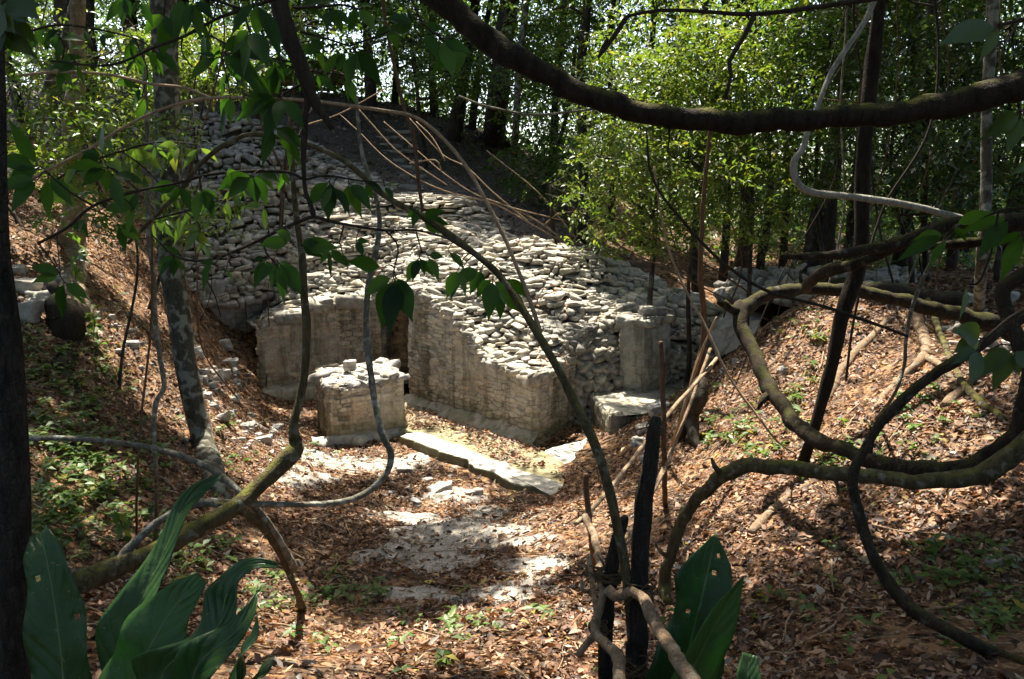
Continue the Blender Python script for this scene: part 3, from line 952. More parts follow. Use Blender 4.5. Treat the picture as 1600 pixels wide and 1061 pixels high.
def stepped(g, hi, lo):
    """put an upright riser and a ledge between successive rows"""
    out = [g[0]]
    for a_, b_ in zip(g[:-1], g[1:]):
        m_ = a_ + (b_ - a_) * lo
        m_[:, 2] = a_[:, 2] + (b_[:, 2] - a_[:, 2]) * hi
        out += [m_, b_]
    return np.array(out)
M0 = np.concatenate([M0[:1], stepped(M0[1:], .68, .34)])
mb, core = MB(), MB()
courses(mb, M0, 0.24, 0.095, 0.28, 41, steep=0.8, tilt=0.14, size_var=.58)
courses(mb, Bg, 0.3, 0.14, 0.26, 43, steep=0.6, tilt=0.25, size_var=.5)
backing(core, M0, 0.05); backing(core, Bg, 0.06)
rm = mb.build('rubble_mound', M_stone, ruin, smooth=False)
core.build('mortar_gap_shade', M_core, rm).location = (0, 0, 0)
mb, core = MB(), MB()
courses(mb, Fg, 0.27, 0.13, 0.28, 47, steep=0.7, tilt=0.18, size_var=.45)
backing(core, Fg, 0.08)
rf = mb.build('rubble_face', M_stone, ruin, smooth=False)
core.build('mortar_gap_shade', M_core, rf).location = (0, 0, 0)
# upper layered wall on top of the mound
U0 = PG([[(585, 372, 21.9), (640, 368, 21.9), (700, 372, 21.6), (745, 378, 21.2), (785, 385, 20.8)],
         [(583, 345, 22.0), (640, 343, 22.0), (705, 348, 21.7), (745, 355, 21.3), (782, 372, 20.9)],
         [(580, 316, 22.1), (640, 314, 22.1), (715, 320, 21.8), (735, 338, 21.4), (776, 362, 21.0)],
         [(590, 306, 23.0), (650, 304, 23.0), (725, 309, 22.8), (745, 326, 22.4), (785, 352, 22.0)]])
mb, core = MB(), MB()
courses(mb, U0, 0.32, 0.085, 0.3, 51, steep=0.95, tilt=0.07)
backing(core, U0, 0.1)
mb.build('upper_wall', M_stone, ruin, smooth=False)
core.build('mortar_gap_shade', M_core, rm)
M_wall_mossy = wall_mat('mossy_grey_plaster', (0.84, 0.8, 0.66))
# plaster pilaster and bench on the right
mb = MB()
q0, q1 = P(970, 598, 16.5), P(1008, 590, 16.35)
q2 = P(1042, 575, 16.75)
zt = P(975, 500, 16.5)[2]
wall_face(mb, q0, q1, q0[2] - 0.3, [(0, zt), (0.5, zt + .06), (1, zt - .02)], 61, amp=0.07, out=(-.3, -1), bw=0.5, ch=0.16)
wall_face(mb, q1, q2, q0[2] - 0.3, [(0, zt - .02), (0.5, zt + .1), (1, zt + .05)], 62, amp=0.07, out=(1, -1), bw=0.5, ch=0.16)
wall_face(mb, q0, q0 + np.array([0.15, 0.9, 0]), q0[2] - 0.3, zt, 63, amp=0.07, out=(-1, 0))
wall_face(mb, q2, q2 + np.array([0.2, 0.9, 0]), q0[2] - 0.3, zt, 64, amp=0.07, out=(1, 0))
rim_stones(mb, q0[:2], q1[:2], [(0, zt), (1, zt)], 8, 11, .24, .12); rim_stones(mb, q1[:2], q2[:2], [(0, zt), (1, zt)], 8, 12, .24, .12)
mb.build('plaster_pilaster', M_wall_mossy, ruin)
mb = MB()
for (px, py, w, h) in [(985, 497, .5, .1), (1022, 487, .62, .14)]:
    c = P(px, py, 16.85); sv, sf = STONES_HI[2 if w < .55 else 5]
    mb.add(sv * np.array([w * .55, .4, h]) + c, sf)
mb.build('capstone', M_stone_grey, ruin)
mb = MB()
zb = 0.62
b0, b1 = PZ(923, 615, zb), PZ(952, 650, zb)
b2, b3, b4 = PZ(1035, 640, zb), PZ(1110, 605, zb), PZ(1060, 585, zb)
wall_face(mb, b0, b1, -0.2, zb, 71, amp=0.02, out=(-1, -.4), ch=.35, bw=.6)
wall_face(mb, b1, b2, -0.2, [(0, zb), (.6, zb - .04), (1, zb - .1)], 72, amp=0.02, out=(0, -1), ch=.35, bw=.6)
tp = patch(np.array([[b1, b2, b3], [(b0 + b1) / 2 + [.05, .05, 0], (b1 + b3) / 2, (b3 + b4) / 2], [b0, (b0 + b4) / 2, b4 + np.array([.1, .3, 0])]]), 40, 30)
tp[..., 2] += 0.02 * fbm(tp * 3, 3, 8) - 0.01
mb.grid(tp)
mb.build('stone_bench', M_wall_mossy, ruin)

# ------------------------------------------------------------------ free-standing pier
p1, p2, p0 = PZ(520, 685, 0)[:2], PZ(633, 673, 0)[:2], PZ(496, 656, 0)[:2]
p3 = p2 + (p0 - p1)
pz = on_plane(520, 604, p1, p2)[2]
tag(empty('stone_pier', (*((p1 + p3) / 2), 0)), 'squat free standing pier of limestone blocks with loose stones on its broken top', 'stone pier')
pier = bpy.data.objects['stone_pier']
mb = MB()
zf = [(0, pz - .02), (.25, pz), (.6, pz + .04), (.82, pz + .08), (1, pz + .13)]
wall_face(mb, p1, p2, -0.1, zf, 81, out=(0, -1), amp=0.055, ch=.09, bw=.45)
wall_face(mb, p1, p0, -0.1, [(0, pz - .02), (1, pz + .1)], 82, out=(-1, 0), amp=0.035)
wall_face(mb, p0, p3, -0.1, [(0, pz + .1), (1, pz + .12)], 83, out=(0, 1))
wall_face(mb, p2, p3, -0.1, [(0, pz + .13), (1, pz + .1)], 84, out=(1, 0))
uu, vv = np.meshgrid(np.linspace(0, 1, 40), np.linspace(0, 1, 40))
tp = (p1[None, None] * (1 - uu[..., None]) + p2 * uu[..., None]) * (1 - vv[..., None]) + (p0[None, None] * (1 - uu[..., None]) + p3 * uu[..., None]) * vv[..., None]
zz = pz - .03 + 0.12 * uu + 0.08 * vv + 0.05 * n2(tp[..., 0], tp[..., 1], 3, 8, 3)
mb.grid(np.concatenate([tp, zz[..., None]], -1))
mb.build('block_masonry', M_wall, pier)
mb = MB()
def on_pier(r):
    u, v = r.uniform(.04, .95), r.uniform(.06, .97) ** 0.8
    xy = (p1 * (1 - u) + p2 * u) * (1 - v) + (p0 * (1 - u) + p3 * u) * v
    return np.array([*xy, pz - .05 + .12 * u + .08 * v])
rubble_top(mb, on_pier, 85, 0.17, 5)
def on_rim(r):
    u, v = r.uniform(0, 1), r.uniform(0, .12)
    if r.random() < .5: u, v = (r.choice([.03, .97]), r.uniform(0, 1))
    xy = (p1 * (1 - u) + p2 * u) * (1 - v) + (p0 * (1 - u) + p3 * u) * v
    return np.array([*xy, pz - .07 + .12 * u + .08 * v])
rubble_top(mb, on_rim, 34, .2, 6)
c = on_pier(np.random.default_rng(1)); c[:2] = (p1 * .6 + p2 * .4) * .4 + (p0 * .6 + p3 * .4) * .6
mb.add(STONES_HI[3][0] * np.array([.15, .14, .13]) + c + np.array([0, 0, .14]), STONES_HI[3][1])
mb.build('top_rubble', M_rock, pier, smooth=False)
mb = MB()
pts = []
for w, h in [(0.0, .06), (.12, .05), (.2, -.03), (.22, -.3)]:
    row = []
    for q in np.linspace(-.28, 1.04, 90):
        nrm = norm(np.array([p2[1] - p1[1], -(p2[0] - p1[0])])); nrm = nrm if nrm[1] < 0 else -nrm
        row.append((*(p1 + (p2 - p1) * q + nrm * (w * (1 + .8 * vnoise(np.array([q * 6, 0, 3.]), 2)))), h + .025 * vnoise(np.array([q * 14, w * 9, 0.]), 4)))
    pts.append(row)
mb.grid(np.array(pts))
mb.build('plaster_footing', M_floor, pier)

# ------------------------------------------------------------------ kerb and court floor
def slab(mb, outline, z, thick, seed=0, step=0.05, rag=0.03):
    """a worn slab: ragged outline, uneven top, upright sides"""
    o = np.array([PZ(a, b, z) for a, b in outline])
    o = np.vstack([o, o[:1]])
    seg = np.concatenate([[0], np.cumsum(np.linalg.norm(np.diff(o, axis=0), axis=1))])
    n = int(seg[-1] / step)
    t = np.linspace(0, seg[-1], n, endpoint=False)
    ring = np.stack([np.interp(t, seg, o[:, k]) for k in range(3)], -1)
    c = ring.mean(0)
    ring[:, :2] += norm(ring[:, :2] - c[:2]) * (rag * 2 * fbm(ring * 3.5 + seed, 3, seed))[:, None]
    rows = []
    for f_, dz in [(1.0, -thick), (1.02, -thick * .45), (1.0, -0.03), (.975, 0), (.85, .01), (.6, .015), (.3, .015), (0.02, .015)]:
        r_ = c + (ring - c) * np.array([f_, f_, 1])
        r_[:, 2] = z + dz + 0.03 * fbm(r_ * 3 + seed, 3, seed + 1)
        rows.append(np.vstack([r_, r_[:1]]))
    mb.grid(np.array(rows), flip=True)
mb = MB()
slab(mb, [(622, 680), (640, 672), (668, 676), (690, 690), (724, 697), (752, 716), (790, 722), (826, 744), (862, 750), (892, 764), (880, 772), (856, 772), (832, 760), (800, 754), (772, 740), (742, 730), (716, 714), (686, 706), (654, 692)], 0.09, 0.5, 3, rag=.09)
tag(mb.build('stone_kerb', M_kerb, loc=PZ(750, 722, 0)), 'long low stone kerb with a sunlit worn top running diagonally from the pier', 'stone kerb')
mb = MB()
fl = patch(np.array([[PZ(640, 640, .05), PZ(760, 680, .05), PZ(900, 718, .05)], [PZ(622, 672, .075), PZ(745, 714, .075), PZ(884, 762, .075)]]), 60, 16)
fl[..., 2] += 0.03 * fbm(fl * 2, 3, 4)
mb.grid(fl)
M_mossfloor = stone_mat('mossy_plaster_floor', 0.15, 0.34, (1.0, 0.88, 0.5), 0.7, island=False, bump=0.4)
tag(mb.build('court_floor', M_mossfloor), kind='structure')
mb = MB()
slab(mb, [(848, 704), (900, 690), (950, 672), (975, 688), (948, 722), (912, 736), (880, 722)], 0.08, 0.3, 5)
tag(mb.build('paving_slab', M_floor, loc=PZ(910, 705, 0)), 'broad pale plaster slab in front of the wing wall corner', 'paving slab')

# ------------------------------------------------------------------ terrace wall on the hillside, upper left
T0 = PG([[(285, 470, 19.8), (335, 478, 19.9), (395, 470, 20.3), (455, 432, 21.3), (515, 378, 22.3), (580, 338, 23.0)],
         [(283, 420, 20.2), (338, 420, 20.5), (405, 405, 21.0), (468, 378, 21.9), (530, 340, 22.8), (585, 318, 23.3)],
         [(270, 340, 21.8), (335, 345, 22.2), (415, 335, 22.6), (485, 322, 23.2), (545, 306, 23.7), (600, 303, 24.0)],
         [(235, 285, 23.6), (325, 285, 24.0), (415, 280, 24.4), (490, 283, 24.6), (545, 292, 24.6), (605, 298, 24.6)],
         [(205, 240, 25.2), (300, 235, 25.7), (400, 238, 26.0), (470, 250, 26.0), (520, 270, 25.8), (590, 290, 25.4)],
         [(195, 195, 26.8), (270, 180, 27.6), (360, 190, 27.8), (430, 210, 27.6), (490, 240, 27.2), (560, 275, 26.6)]])
TD = np.array([[(np.array(q) - [0, 0, CAMZ]) for q in r_] for r_ in T0])
T0 = np.array([0, 0, CAMZ]) + TD * (1 - .75 / np.linalg.norm(TD, axis=-1, keepdims=True))
T0 = np.concatenate([T0[:2], stepped(T0[2:], .84, .22)])
mb, core = MB(), MB()
courses(mb, T0, 0.28, 0.125, 0.3, 91, steep=0.75, tilt=0.16, size_var=.45)
backing(core, T0, 0.08)
tw = empty('terrace_wall', G(330, 470), 'tall shaded wall of rough grey rubble on the hillside behind the doorway', 'rubble wall')
mb.build('rubble_courses', M_stone_grey, tw, smooth=False)
core.build('mortar_gap_shade', M_core, tw)
mb = MB()
wp = [P(300, 560, 19.2), P(345, 560, 19.3), P(388, 560, 19.7), P(420, 540, 20.3), P(460, 500, 21.2)]
for k in range(4):
    zt0, zt1 = [P(x, y, d)[2] for x, y, d in [(300, 440, 19.3), (345, 436, 19.5), (388, 432, 19.9), (420, 425, 20.5), (460, 412, 21.4)]][k:k + 2]
    wall_face(mb, wp[k], wp[k + 1], -0.2, [(0, zt0), (1, zt1)], 95 + k, amp=0.025, out=(-.2, -1), edge=False, ch=.14)
M_wall_grey = wall_mat('grey_plaster_wall', (0.62, 0.6, 0.57))
mb.build('plaster_face', M_wall_grey, tw)

# a second low heap of masonry beyond the right bank and a plaster hump beside the mound
mb = MB()
Hg = PG([[(1120, 560, 17.2), (1150, 545, 17.0), (1185, 520, 16.8)], [(1108, 520, 17.8), (1142, 495, 17.9), (1190, 498, 17.8)], [(1110, 492, 18.9), (1150, 485, 18.9), (1195, 490, 18.6)]])
g = patch(Hg, 40, 40); g = g + (0.06 * fbm(g * 2.2, 4, 3))[..., None]
mb.grid(g)
tag(mb.build('masonry_hump', M_wall_grey, loc=Hg[0, 1]), 'smooth grey plastered hump of masonry between the mound and the leaf covered bank', 'masonry')
mb, core = MB(), MB()
R0 = PG([[(1120, 460, 19.5), (1180, 470, 17.8), (1250, 470, 17.2), (1330, 470, 16.8), (1410, 455, 17)], [(1130, 440, 21), (1185, 447, 19.5), (1250, 448, 19), (1330, 448, 18.5), (1420, 440, 18.5)], [(1150, 428, 23), (1190, 422, 21), (1260, 420, 20.5), (1340, 424, 20.2), (1430, 428, 20)]])
courses(mb, R0, 0.36, 0.2, 0.3, 97, steep=0.5, tilt=0.35, gap=0)
backing(core, R0, 0.1)
rr = empty('rubble_heap', G(1250, 470), 'dim low heap of grey rubble under the trees beyond the right bank', 'rubble heap')
mb.build('stones', M_stone_grey, rr, smooth=False); core.build('mortar_gap_shade', M_core, rr)

# stone steps climbing the hill
steps = empty('stone_steps', G(625, 250), 'flight of rough stone steps climbing the dark leafy hill', 'steps')
for k, (px, py) in enumerate([(632, 292), (632, 276), (630, 262), (626, 250), (622, 238), (620, 227), (618, 216), (614, 206)]):
    c = G(px, py)
    r = np.random.default_rng(k)
    mb = MB()
    for j in range(3):
        sv, sf = STONES_HI[(k * 3 + j) % 8]
        mb.add(sv * np.array([r.uniform(.24, .36), .22, .09]) + c + np.array([(j - 1) * .48 + r.normal(0, .05), r.normal(0, .05), r.normal(-.02, .025)]), sf)
    mb.build('step', M_stone_grey, steps, smooth=False)

# ================================================================== VEGETATION MATERIALS
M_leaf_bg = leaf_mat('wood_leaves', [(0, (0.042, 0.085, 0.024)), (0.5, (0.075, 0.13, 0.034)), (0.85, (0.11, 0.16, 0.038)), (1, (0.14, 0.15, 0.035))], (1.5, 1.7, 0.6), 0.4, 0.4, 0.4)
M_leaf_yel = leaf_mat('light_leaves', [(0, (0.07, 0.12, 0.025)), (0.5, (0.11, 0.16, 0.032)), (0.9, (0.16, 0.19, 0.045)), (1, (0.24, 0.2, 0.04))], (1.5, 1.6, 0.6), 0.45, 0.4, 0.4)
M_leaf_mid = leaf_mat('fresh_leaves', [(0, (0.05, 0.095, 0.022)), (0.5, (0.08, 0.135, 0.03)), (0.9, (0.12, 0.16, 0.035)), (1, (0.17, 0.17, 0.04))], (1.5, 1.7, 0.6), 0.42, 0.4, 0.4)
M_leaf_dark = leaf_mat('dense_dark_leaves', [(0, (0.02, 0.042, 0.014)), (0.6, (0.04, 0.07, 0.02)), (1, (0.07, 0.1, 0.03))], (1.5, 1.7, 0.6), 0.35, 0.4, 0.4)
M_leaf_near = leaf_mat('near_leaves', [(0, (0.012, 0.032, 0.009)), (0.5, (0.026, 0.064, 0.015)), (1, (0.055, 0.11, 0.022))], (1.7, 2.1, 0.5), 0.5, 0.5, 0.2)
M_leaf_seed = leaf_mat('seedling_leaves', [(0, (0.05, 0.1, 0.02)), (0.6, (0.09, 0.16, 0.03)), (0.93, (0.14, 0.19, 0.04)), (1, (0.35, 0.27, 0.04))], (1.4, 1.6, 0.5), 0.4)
M_bark_dark = bark_mat('dark_bark', (0.018, 0.014, 0.01), (0.06, 0.048, 0.036), None, 0.5, (0.03, 0.04, 0.012), 5)
M_bark_far = bark_mat('forest_bark', (0.018, 0.014, 0.01), (0.075, 0.06, 0.045), (0.11, 0.11, 0.09), 0.25, None, 4)
M_bark_lichen = bark_mat('lichen_bark', (0.035, 0.032, 0.022), (0.11, 0.1, 0.07), (0.26, 0.26, 0.21), 0.5, None, 6)
M_bark_tan = bark_mat('tan_bark', (0.14, 0.1, 0.06), (0.32, 0.24, 0.15), (0.4, 0.36, 0.28), 0.3, None, 5)
M_limb = bark_mat('dark_limb_bark', (0.008, 0.006, 0.004), (0.035, 0.026, 0.017), None, 0.2, (0.075, 0.07, 0.014), 9)
M_vine_moss = bark_mat('mossy_vine_bark', (0.012, 0.009, 0.006), (0.055, 0.04, 0.026), (0.1, 0.095, 0.07), 0.05, (0.05, 0.048, 0.012), 9)
M_vine_olive = bark_mat('olive_vine_bark', (0.035, 0.029, 0.014), (0.125, 0.1, 0.05), (0.2, 0.19, 0.14), 0.15, (0.12, 0.115, 0.025), 10)
M_vine_grey = bark_mat('grey_vine_bark', (0.07, 0.065, 0.045), (0.2, 0.185, 0.14), (0.34, 0.34, 0.29), 0.3, None, 12)
M_vine_pale = bark_mat('pale_vine_bark', (0.17, 0.16, 0.125), (0.4, 0.385, 0.32), None, 0.3, None, 12)
M_twig_tan = bark_mat('dry_twig', (0.2, 0.13, 0.075), (0.42, 0.31, 0.2), None, 0.3, None, 18, 0.8, 0.4)
M_twig_dark = bark_mat('dark_twig', (0.016, 0.012, 0.008), (0.05, 0.04, 0.028), None, 0.3, None, 18, 0.8, 0.4)
M_twig_brown = bark_mat('brown_twig', (0.06, 0.035, 0.02), (0.17, 0.1, 0.055), None, 0.3, None, 18, 0.8, 0.4)
M_post = bark_mat('dark_post', (0.008, 0.006, 0.005), (0.055, 0.045, 0.035), None, 0.3, None, 14, 0.85, 1.0)  # nearly black bark for the fence posts and left trunk
M_rail = bark_mat('peeled_stick', (0.13, 0.085, 0.05), (0.36, 0.25, 0.155), (0.3, 0.27, 0.2), 0.2, None, 12)
M_lash = bark_mat('vine_lashing', (0.07, 0.045, 0.025), (0.2, 0.13, 0.075), None, 0.3, None, 30)

def stem_pts(pts):
    """(px, py, y, width in photo px) rows to world points and radii; y None drops the point on the ground"""
    out, rad = [], []
    for px, py, y, w in pts:
        p = P(px, py, y) if y else G(px, py, 0.0)
        d = np.linalg.norm(p - np.array([0, 0, CAMZ]))
        out.append(p); rad.append(w * d / F / 2)
    return np.array(out), np.array(rad)

# ================================================================== TREES
def crown_centres(r, c, rad, n, hollow=0.35):
    d = norm(r.normal(size=(n, 3)))
    q = r.uniform(hollow ** 3, 1, n) ** (1 / 3)
    p = d * q[:, None] * np.asarray(rad)
    k = fbm(p * 1.1 / np.mean(rad) * 2.2, 3, int(r.integers(999)))
    return (p + np.asarray(c))[k > -0.12]

def tree(name, label, pts, bark, leafm, crown=None, group=None, leaf=0.13, n=10, limbs=6, seed=0, sides=10, rough=0.1, flare=1.5, wid=0.42, filt=True):
    """pts: stem (px, py, y, w) rows from the base upward; crown: list of (centre xyz, radii, sprays) in metres"""
    c, rad = stem_pts(pts)
    rad = rad.copy()
    base = c[0].copy(); base[2] = float(hz(base[0], base[1]))
    c = np.vstack([[base[0], base[1], base[2] - 0.25], c]) if c[0, 2] - base[2] < 0.3 else np.vstack([[base[0], base[1], base[2] - 0.25], [base[0], base[1], base[2] + 0.1], c])
    rad = np.concatenate([[rad[0] * flare], rad]) if len(rad) + 1 == len(c) else np.concatenate([[rad[0] * flare] * 2, rad])
    root = empty(name, base, label, 'tree', group)
    r = np.random.default_rng(seed)
    mb = MB()
    tube(mb, c, rad, sides, 0.25, rough, seed, 0.15)
    top, tr = c[-1], rad[-1]
    cents = []
    for (cc, rr, k) in (crown or []):
        cents.append(crown_centres(r, cc, rr, k))
        for j in range(limbs):
            e = np.asarray(cc) + norm(r.normal(size=3)) * np.asarray(rr) * 0.75
            m = (top + e) / 2 + r.normal(0, 0.25, 3) * np.mean(rr) * 0.5
            tube(mb, [top + r.normal(0, .02, 3), m, e], [tr * 0.7, tr * 0.4, tr * 0.12], 6, 0.35, 0.1, seed + j)
    mb.build('trunk', bark, root)
    if cents:
        ce = np.vstack(cents)
        if filt: ce = ce[~sunlit(ce)]
        mb = MB()
        sprays(mb, ce, leaf, n, seed + 1, 5.0, 0.2, wid)
        mb.build('crown', leafm, root, smooth=False)
    return root

def above(px, y, z):
    """world point over photo column px at distance y and height z"""
    return np.array([(px - 800) / F * y * 1.0, y, z])

# named trunks
tree('lichen_tree', 'slim pale tree blotched with lichen, standing on the left bank in front of the ruin', [(337, 768, None, 40), (318, 690, 11.0, 33), (297, 600, 11.1, 31), (277, 480, 11.3, 32), (268, 400, 11.4, 35), (264, 280, 11.5, 35), (262, 170, 11.6, 34), (258, 60, 11.7, 33), (252, -120, 11.9, 30), (240, -420, 12.2, 22)],
     M_bark_lichen, M_leaf_bg, [(above(240, 12.5, 14), (3.2, 3, 2.6), 700)], seed=1, leaf=.15, flare=1.2)
tree('dark_tree', 'nearly black slender trunk at the left edge of the view, close to the big leaves', [(22, 1130, 2.3, 40), (23, 860, 2.3, 39), (19, 700, 2.3, 38), (12, 520, 2.3, 33), (4, 400, 2.3, 20), (0, 250, 2.3, 17), (-6, 40, 2.35, 18), (-20, -300, 2.4, 15)],
     M_post, M_leaf_dark, [(np.array([-1.9, 2.9, 8.2]), (1.6, 1.4, 1.2), 240)], seed=2, leaf=.12, rough=.07, flare=1.1)
tree('curved_sapling', 'slender dark tree leaning and curving up from the right bank across the vine loops', [(1252, 728, None, 17.0), (1266, 690, 8.3, 15.3), (1283, 630, 8.3, 16.1), (1300, 570, 8.3, 17.8), (1313, 500, 8.35, 20.4), (1333, 440, 8.4, 21.2), (1345, 380, 8.4, 21.2), (1347, 280, 8.5, 20.4), (1353, 190, 8.5, 20.4), (1364, 90, 8.6, 19.6), (1374, 0, 8.6, 17.8), (1392, -200, 8.8, 14.4), (1400, -420, 9, 10.2)],
     M_limb, M_leaf_bg, [(above(1400, 9.2, 10.5), (2.2, 2, 1.6), 420)], seed=3, leaf=.14, flare=1.3)
tree('grey_sapling', 'thin straight grey lichen covered sapling near the right edge', [(1530, 510, None, 16), (1533, 420, 9.5, 14), (1541, 300, 9.6, 14), (1543, 150, 9.7, 14), (1552, 0, 9.8, 14), (1560, -220, 10, 12)],
     M_bark_lichen, M_leaf_bg, [(above(1560, 10.2, 10.5), (2, 2, 1.5), 350)], seed=4, leaf=.14)
tree('pole_tree', 'straight reddish pole thin trunk standing left of the grey sapling', [(1447, 440, None, 10), (1444, 330, 14, 9), (1448, 190, 14.1, 9), (1452, 60, 14.2, 8), (1458, -150, 14.4, 7)],
     M_bark_far, M_leaf_bg, [(above(1458, 14.5, 11.5), (2.2, 2, 1.8), 350)], seed=5, leaf=.15)
tree('stump_tree', 'short thick tan barked trunk lit by the sun above the left bank', [(112, 470, None, 40), (112, 400, 14.6, 34), (117, 330, 14.6, 30), (112, 250, 14.7, 27), (116, 170, 14.8, 22), (120, 60, 15, 19), (125, -150, 15.2, 15)],
     M_bark_tan, M_leaf_bg, [(above(120, 15.5, 13), (2.5, 2.5, 2), 450)], seed=6, leaf=.15, rough=.2, flare=1.6)
tree('leaning_tree', 'pale leaning trunk at upper left, slanting up towards the sky gap', [(-10, 320, None, 20), (18, 270, 16.5, 18), (50, 210, 16.6, 17), (72, 150, 16.7, 16), (96, 85, 16.8, 15), (118, 0, 17, 13), (140, -120, 17.2, 10)],
     M_bark_lichen, M_leaf_bg, [(above(130, 17.4, 11.5), (2, 2, 1.6), 350)], seed=7, leaf=.15)
tree('hilltop_tree', 'massive dark trunk on the hill crest at top left', [(118, 175, None, 62), (120, 100, 24.0, 50), (117, 20, 24.1, 46), (114, -80, 24.2, 44), (100, -260, 24.4, 34)],
     M_bark_far, M_leaf_bg, [(above(90, 24.5, 16), (4, 4, 3), 900)], seed=8, leaf=.2)
tree('forked_tree', 'dark forking tree on the hill shoulder behind the mossy overhead limb', [(772, 222, None, 36), (778, 160, 28.0, 30), (786, 80, 28.0, 29), (792, 20, 28, 28), (806, -60, 28.2, 26), (820, -220, 28.4, 20)],
     M_bark_far, M_leaf_bg, [(above(830, 28.5, 17), (4, 4, 3.2), 900)], seed=9, leaf=.2)
tree('twin_stemmed_tree', 'thin pale barked tree just right of the forked dark tree on the hill', [(801, 285, None, 12), (806, 200, 25, 11), (811, 110, 25, 10), (822, 0, 25, 9), (830, -120, 25, 8)],
     M_bark_lichen, M_leaf_bg, [(above(830, 25, 13.5), (2.5, 2.5, 2), 350)], seed=10, leaf=.17)

# the rest of the wood, each trunk with its own place and girth
BG = [  # px, base py, y, width, lean, label
    (578, 150, 31, 20, -4, 'dark trunk on the hill crest above the stone steps'),
    (705, 200, 30, 22, 40, 'dark trunk leaning right on the hill shoulder, left of the forked tree'),
    (676, 175, 33, 14, -5, 'slim dark trunk on the crest, second left of the forked tree'),
    (735, 200, 32, 12, 30, 'slanting thin trunk directly left of the forked tree'),
    (330, 128, 34, 12, 3, 'slim trunk on the hill crest behind the lichen blotched tree'),
    (378, 140, 34, 14, -3, 'slim dark trunk on the crest between the lichen tree and the hanging limb'),
    (295, 135, 34, 26, -6, 'broad dark trunk on the crest touching the lichen blotched tree'),
    (210, 150, 30, 30, 6, 'thick shadowed trunk on the crest, between the massive trunk and the lichen tree'),
    (30, 190, 25, 16, 12, 'slim trunk at the far upper left edge of the hill'),
    (470, 150, 35, 16, 4, 'slim trunk on the crest beside the small hut'),
    (620, 150, 35, 11, -6, 'thin trunk on the crest right of the stone steps'),
    (905, 372, 23, 22, 4, 'pale grey trunk rising behind the left part of the mound'),
    (950, 392, 25, 14, -3, 'slim trunk behind the middle of the mound'),
    (1000, 415, 27, 16, 6, 'slim dark trunk behind the right end of the mound'),
    (1086, 458, 20.5, 17, -6, 'reddish brown trunk just right of the mound'),
    (1127, 462, 21, 15, 2, 'straight tan trunk in the sunny gap right of the mound'),
    (1050, 425, 31, 18, 5, 'dim trunk far behind the sunny gap'),
    (1162, 448, 24, 26, -10, 'thick dark trunk right of the sunny gap'),
    (1185, 440, 27, 14, 6, 'slim trunk behind the thick dark trunk near the sunny gap'),
    (1218, 440, 25, 13, 4, 'slim dark trunk behind the corner of the highest vine loop'),
    (1258, 425, 21, 30, 40, 'thick trunk slanting right above the grey rubble heap'),
    (1292, 430, 20.5, 24, 5, 'dark upright trunk left of the curved sapling'),
    (1325, 430, 23, 18, -4, 'dim trunk hidden behind the curved sapling'),
    (1402, 430, 22, 24, 6, 'thick dim trunk right of the curved sapling'),
    (1480, 425, 20, 16, -6, 'slim dim trunk between the pole tree and the grey sapling'),
    (1575, 430, 19, 26, 4, 'thick dim trunk at the right edge of the wood'),
    (1510, 420, 27, 20, -8, 'far dim trunk behind the grey sapling'),
    (1108, 430, 34, 14, 3, 'far thin trunk in the bright green clearing'),
    (1345, 420, 33, 16, -3, 'far trunk in the dim wood behind the curved sapling'),
    (862, 330, 30, 16, 10, 'slim trunk on the shaded slope right of the pale thin tree'),
]
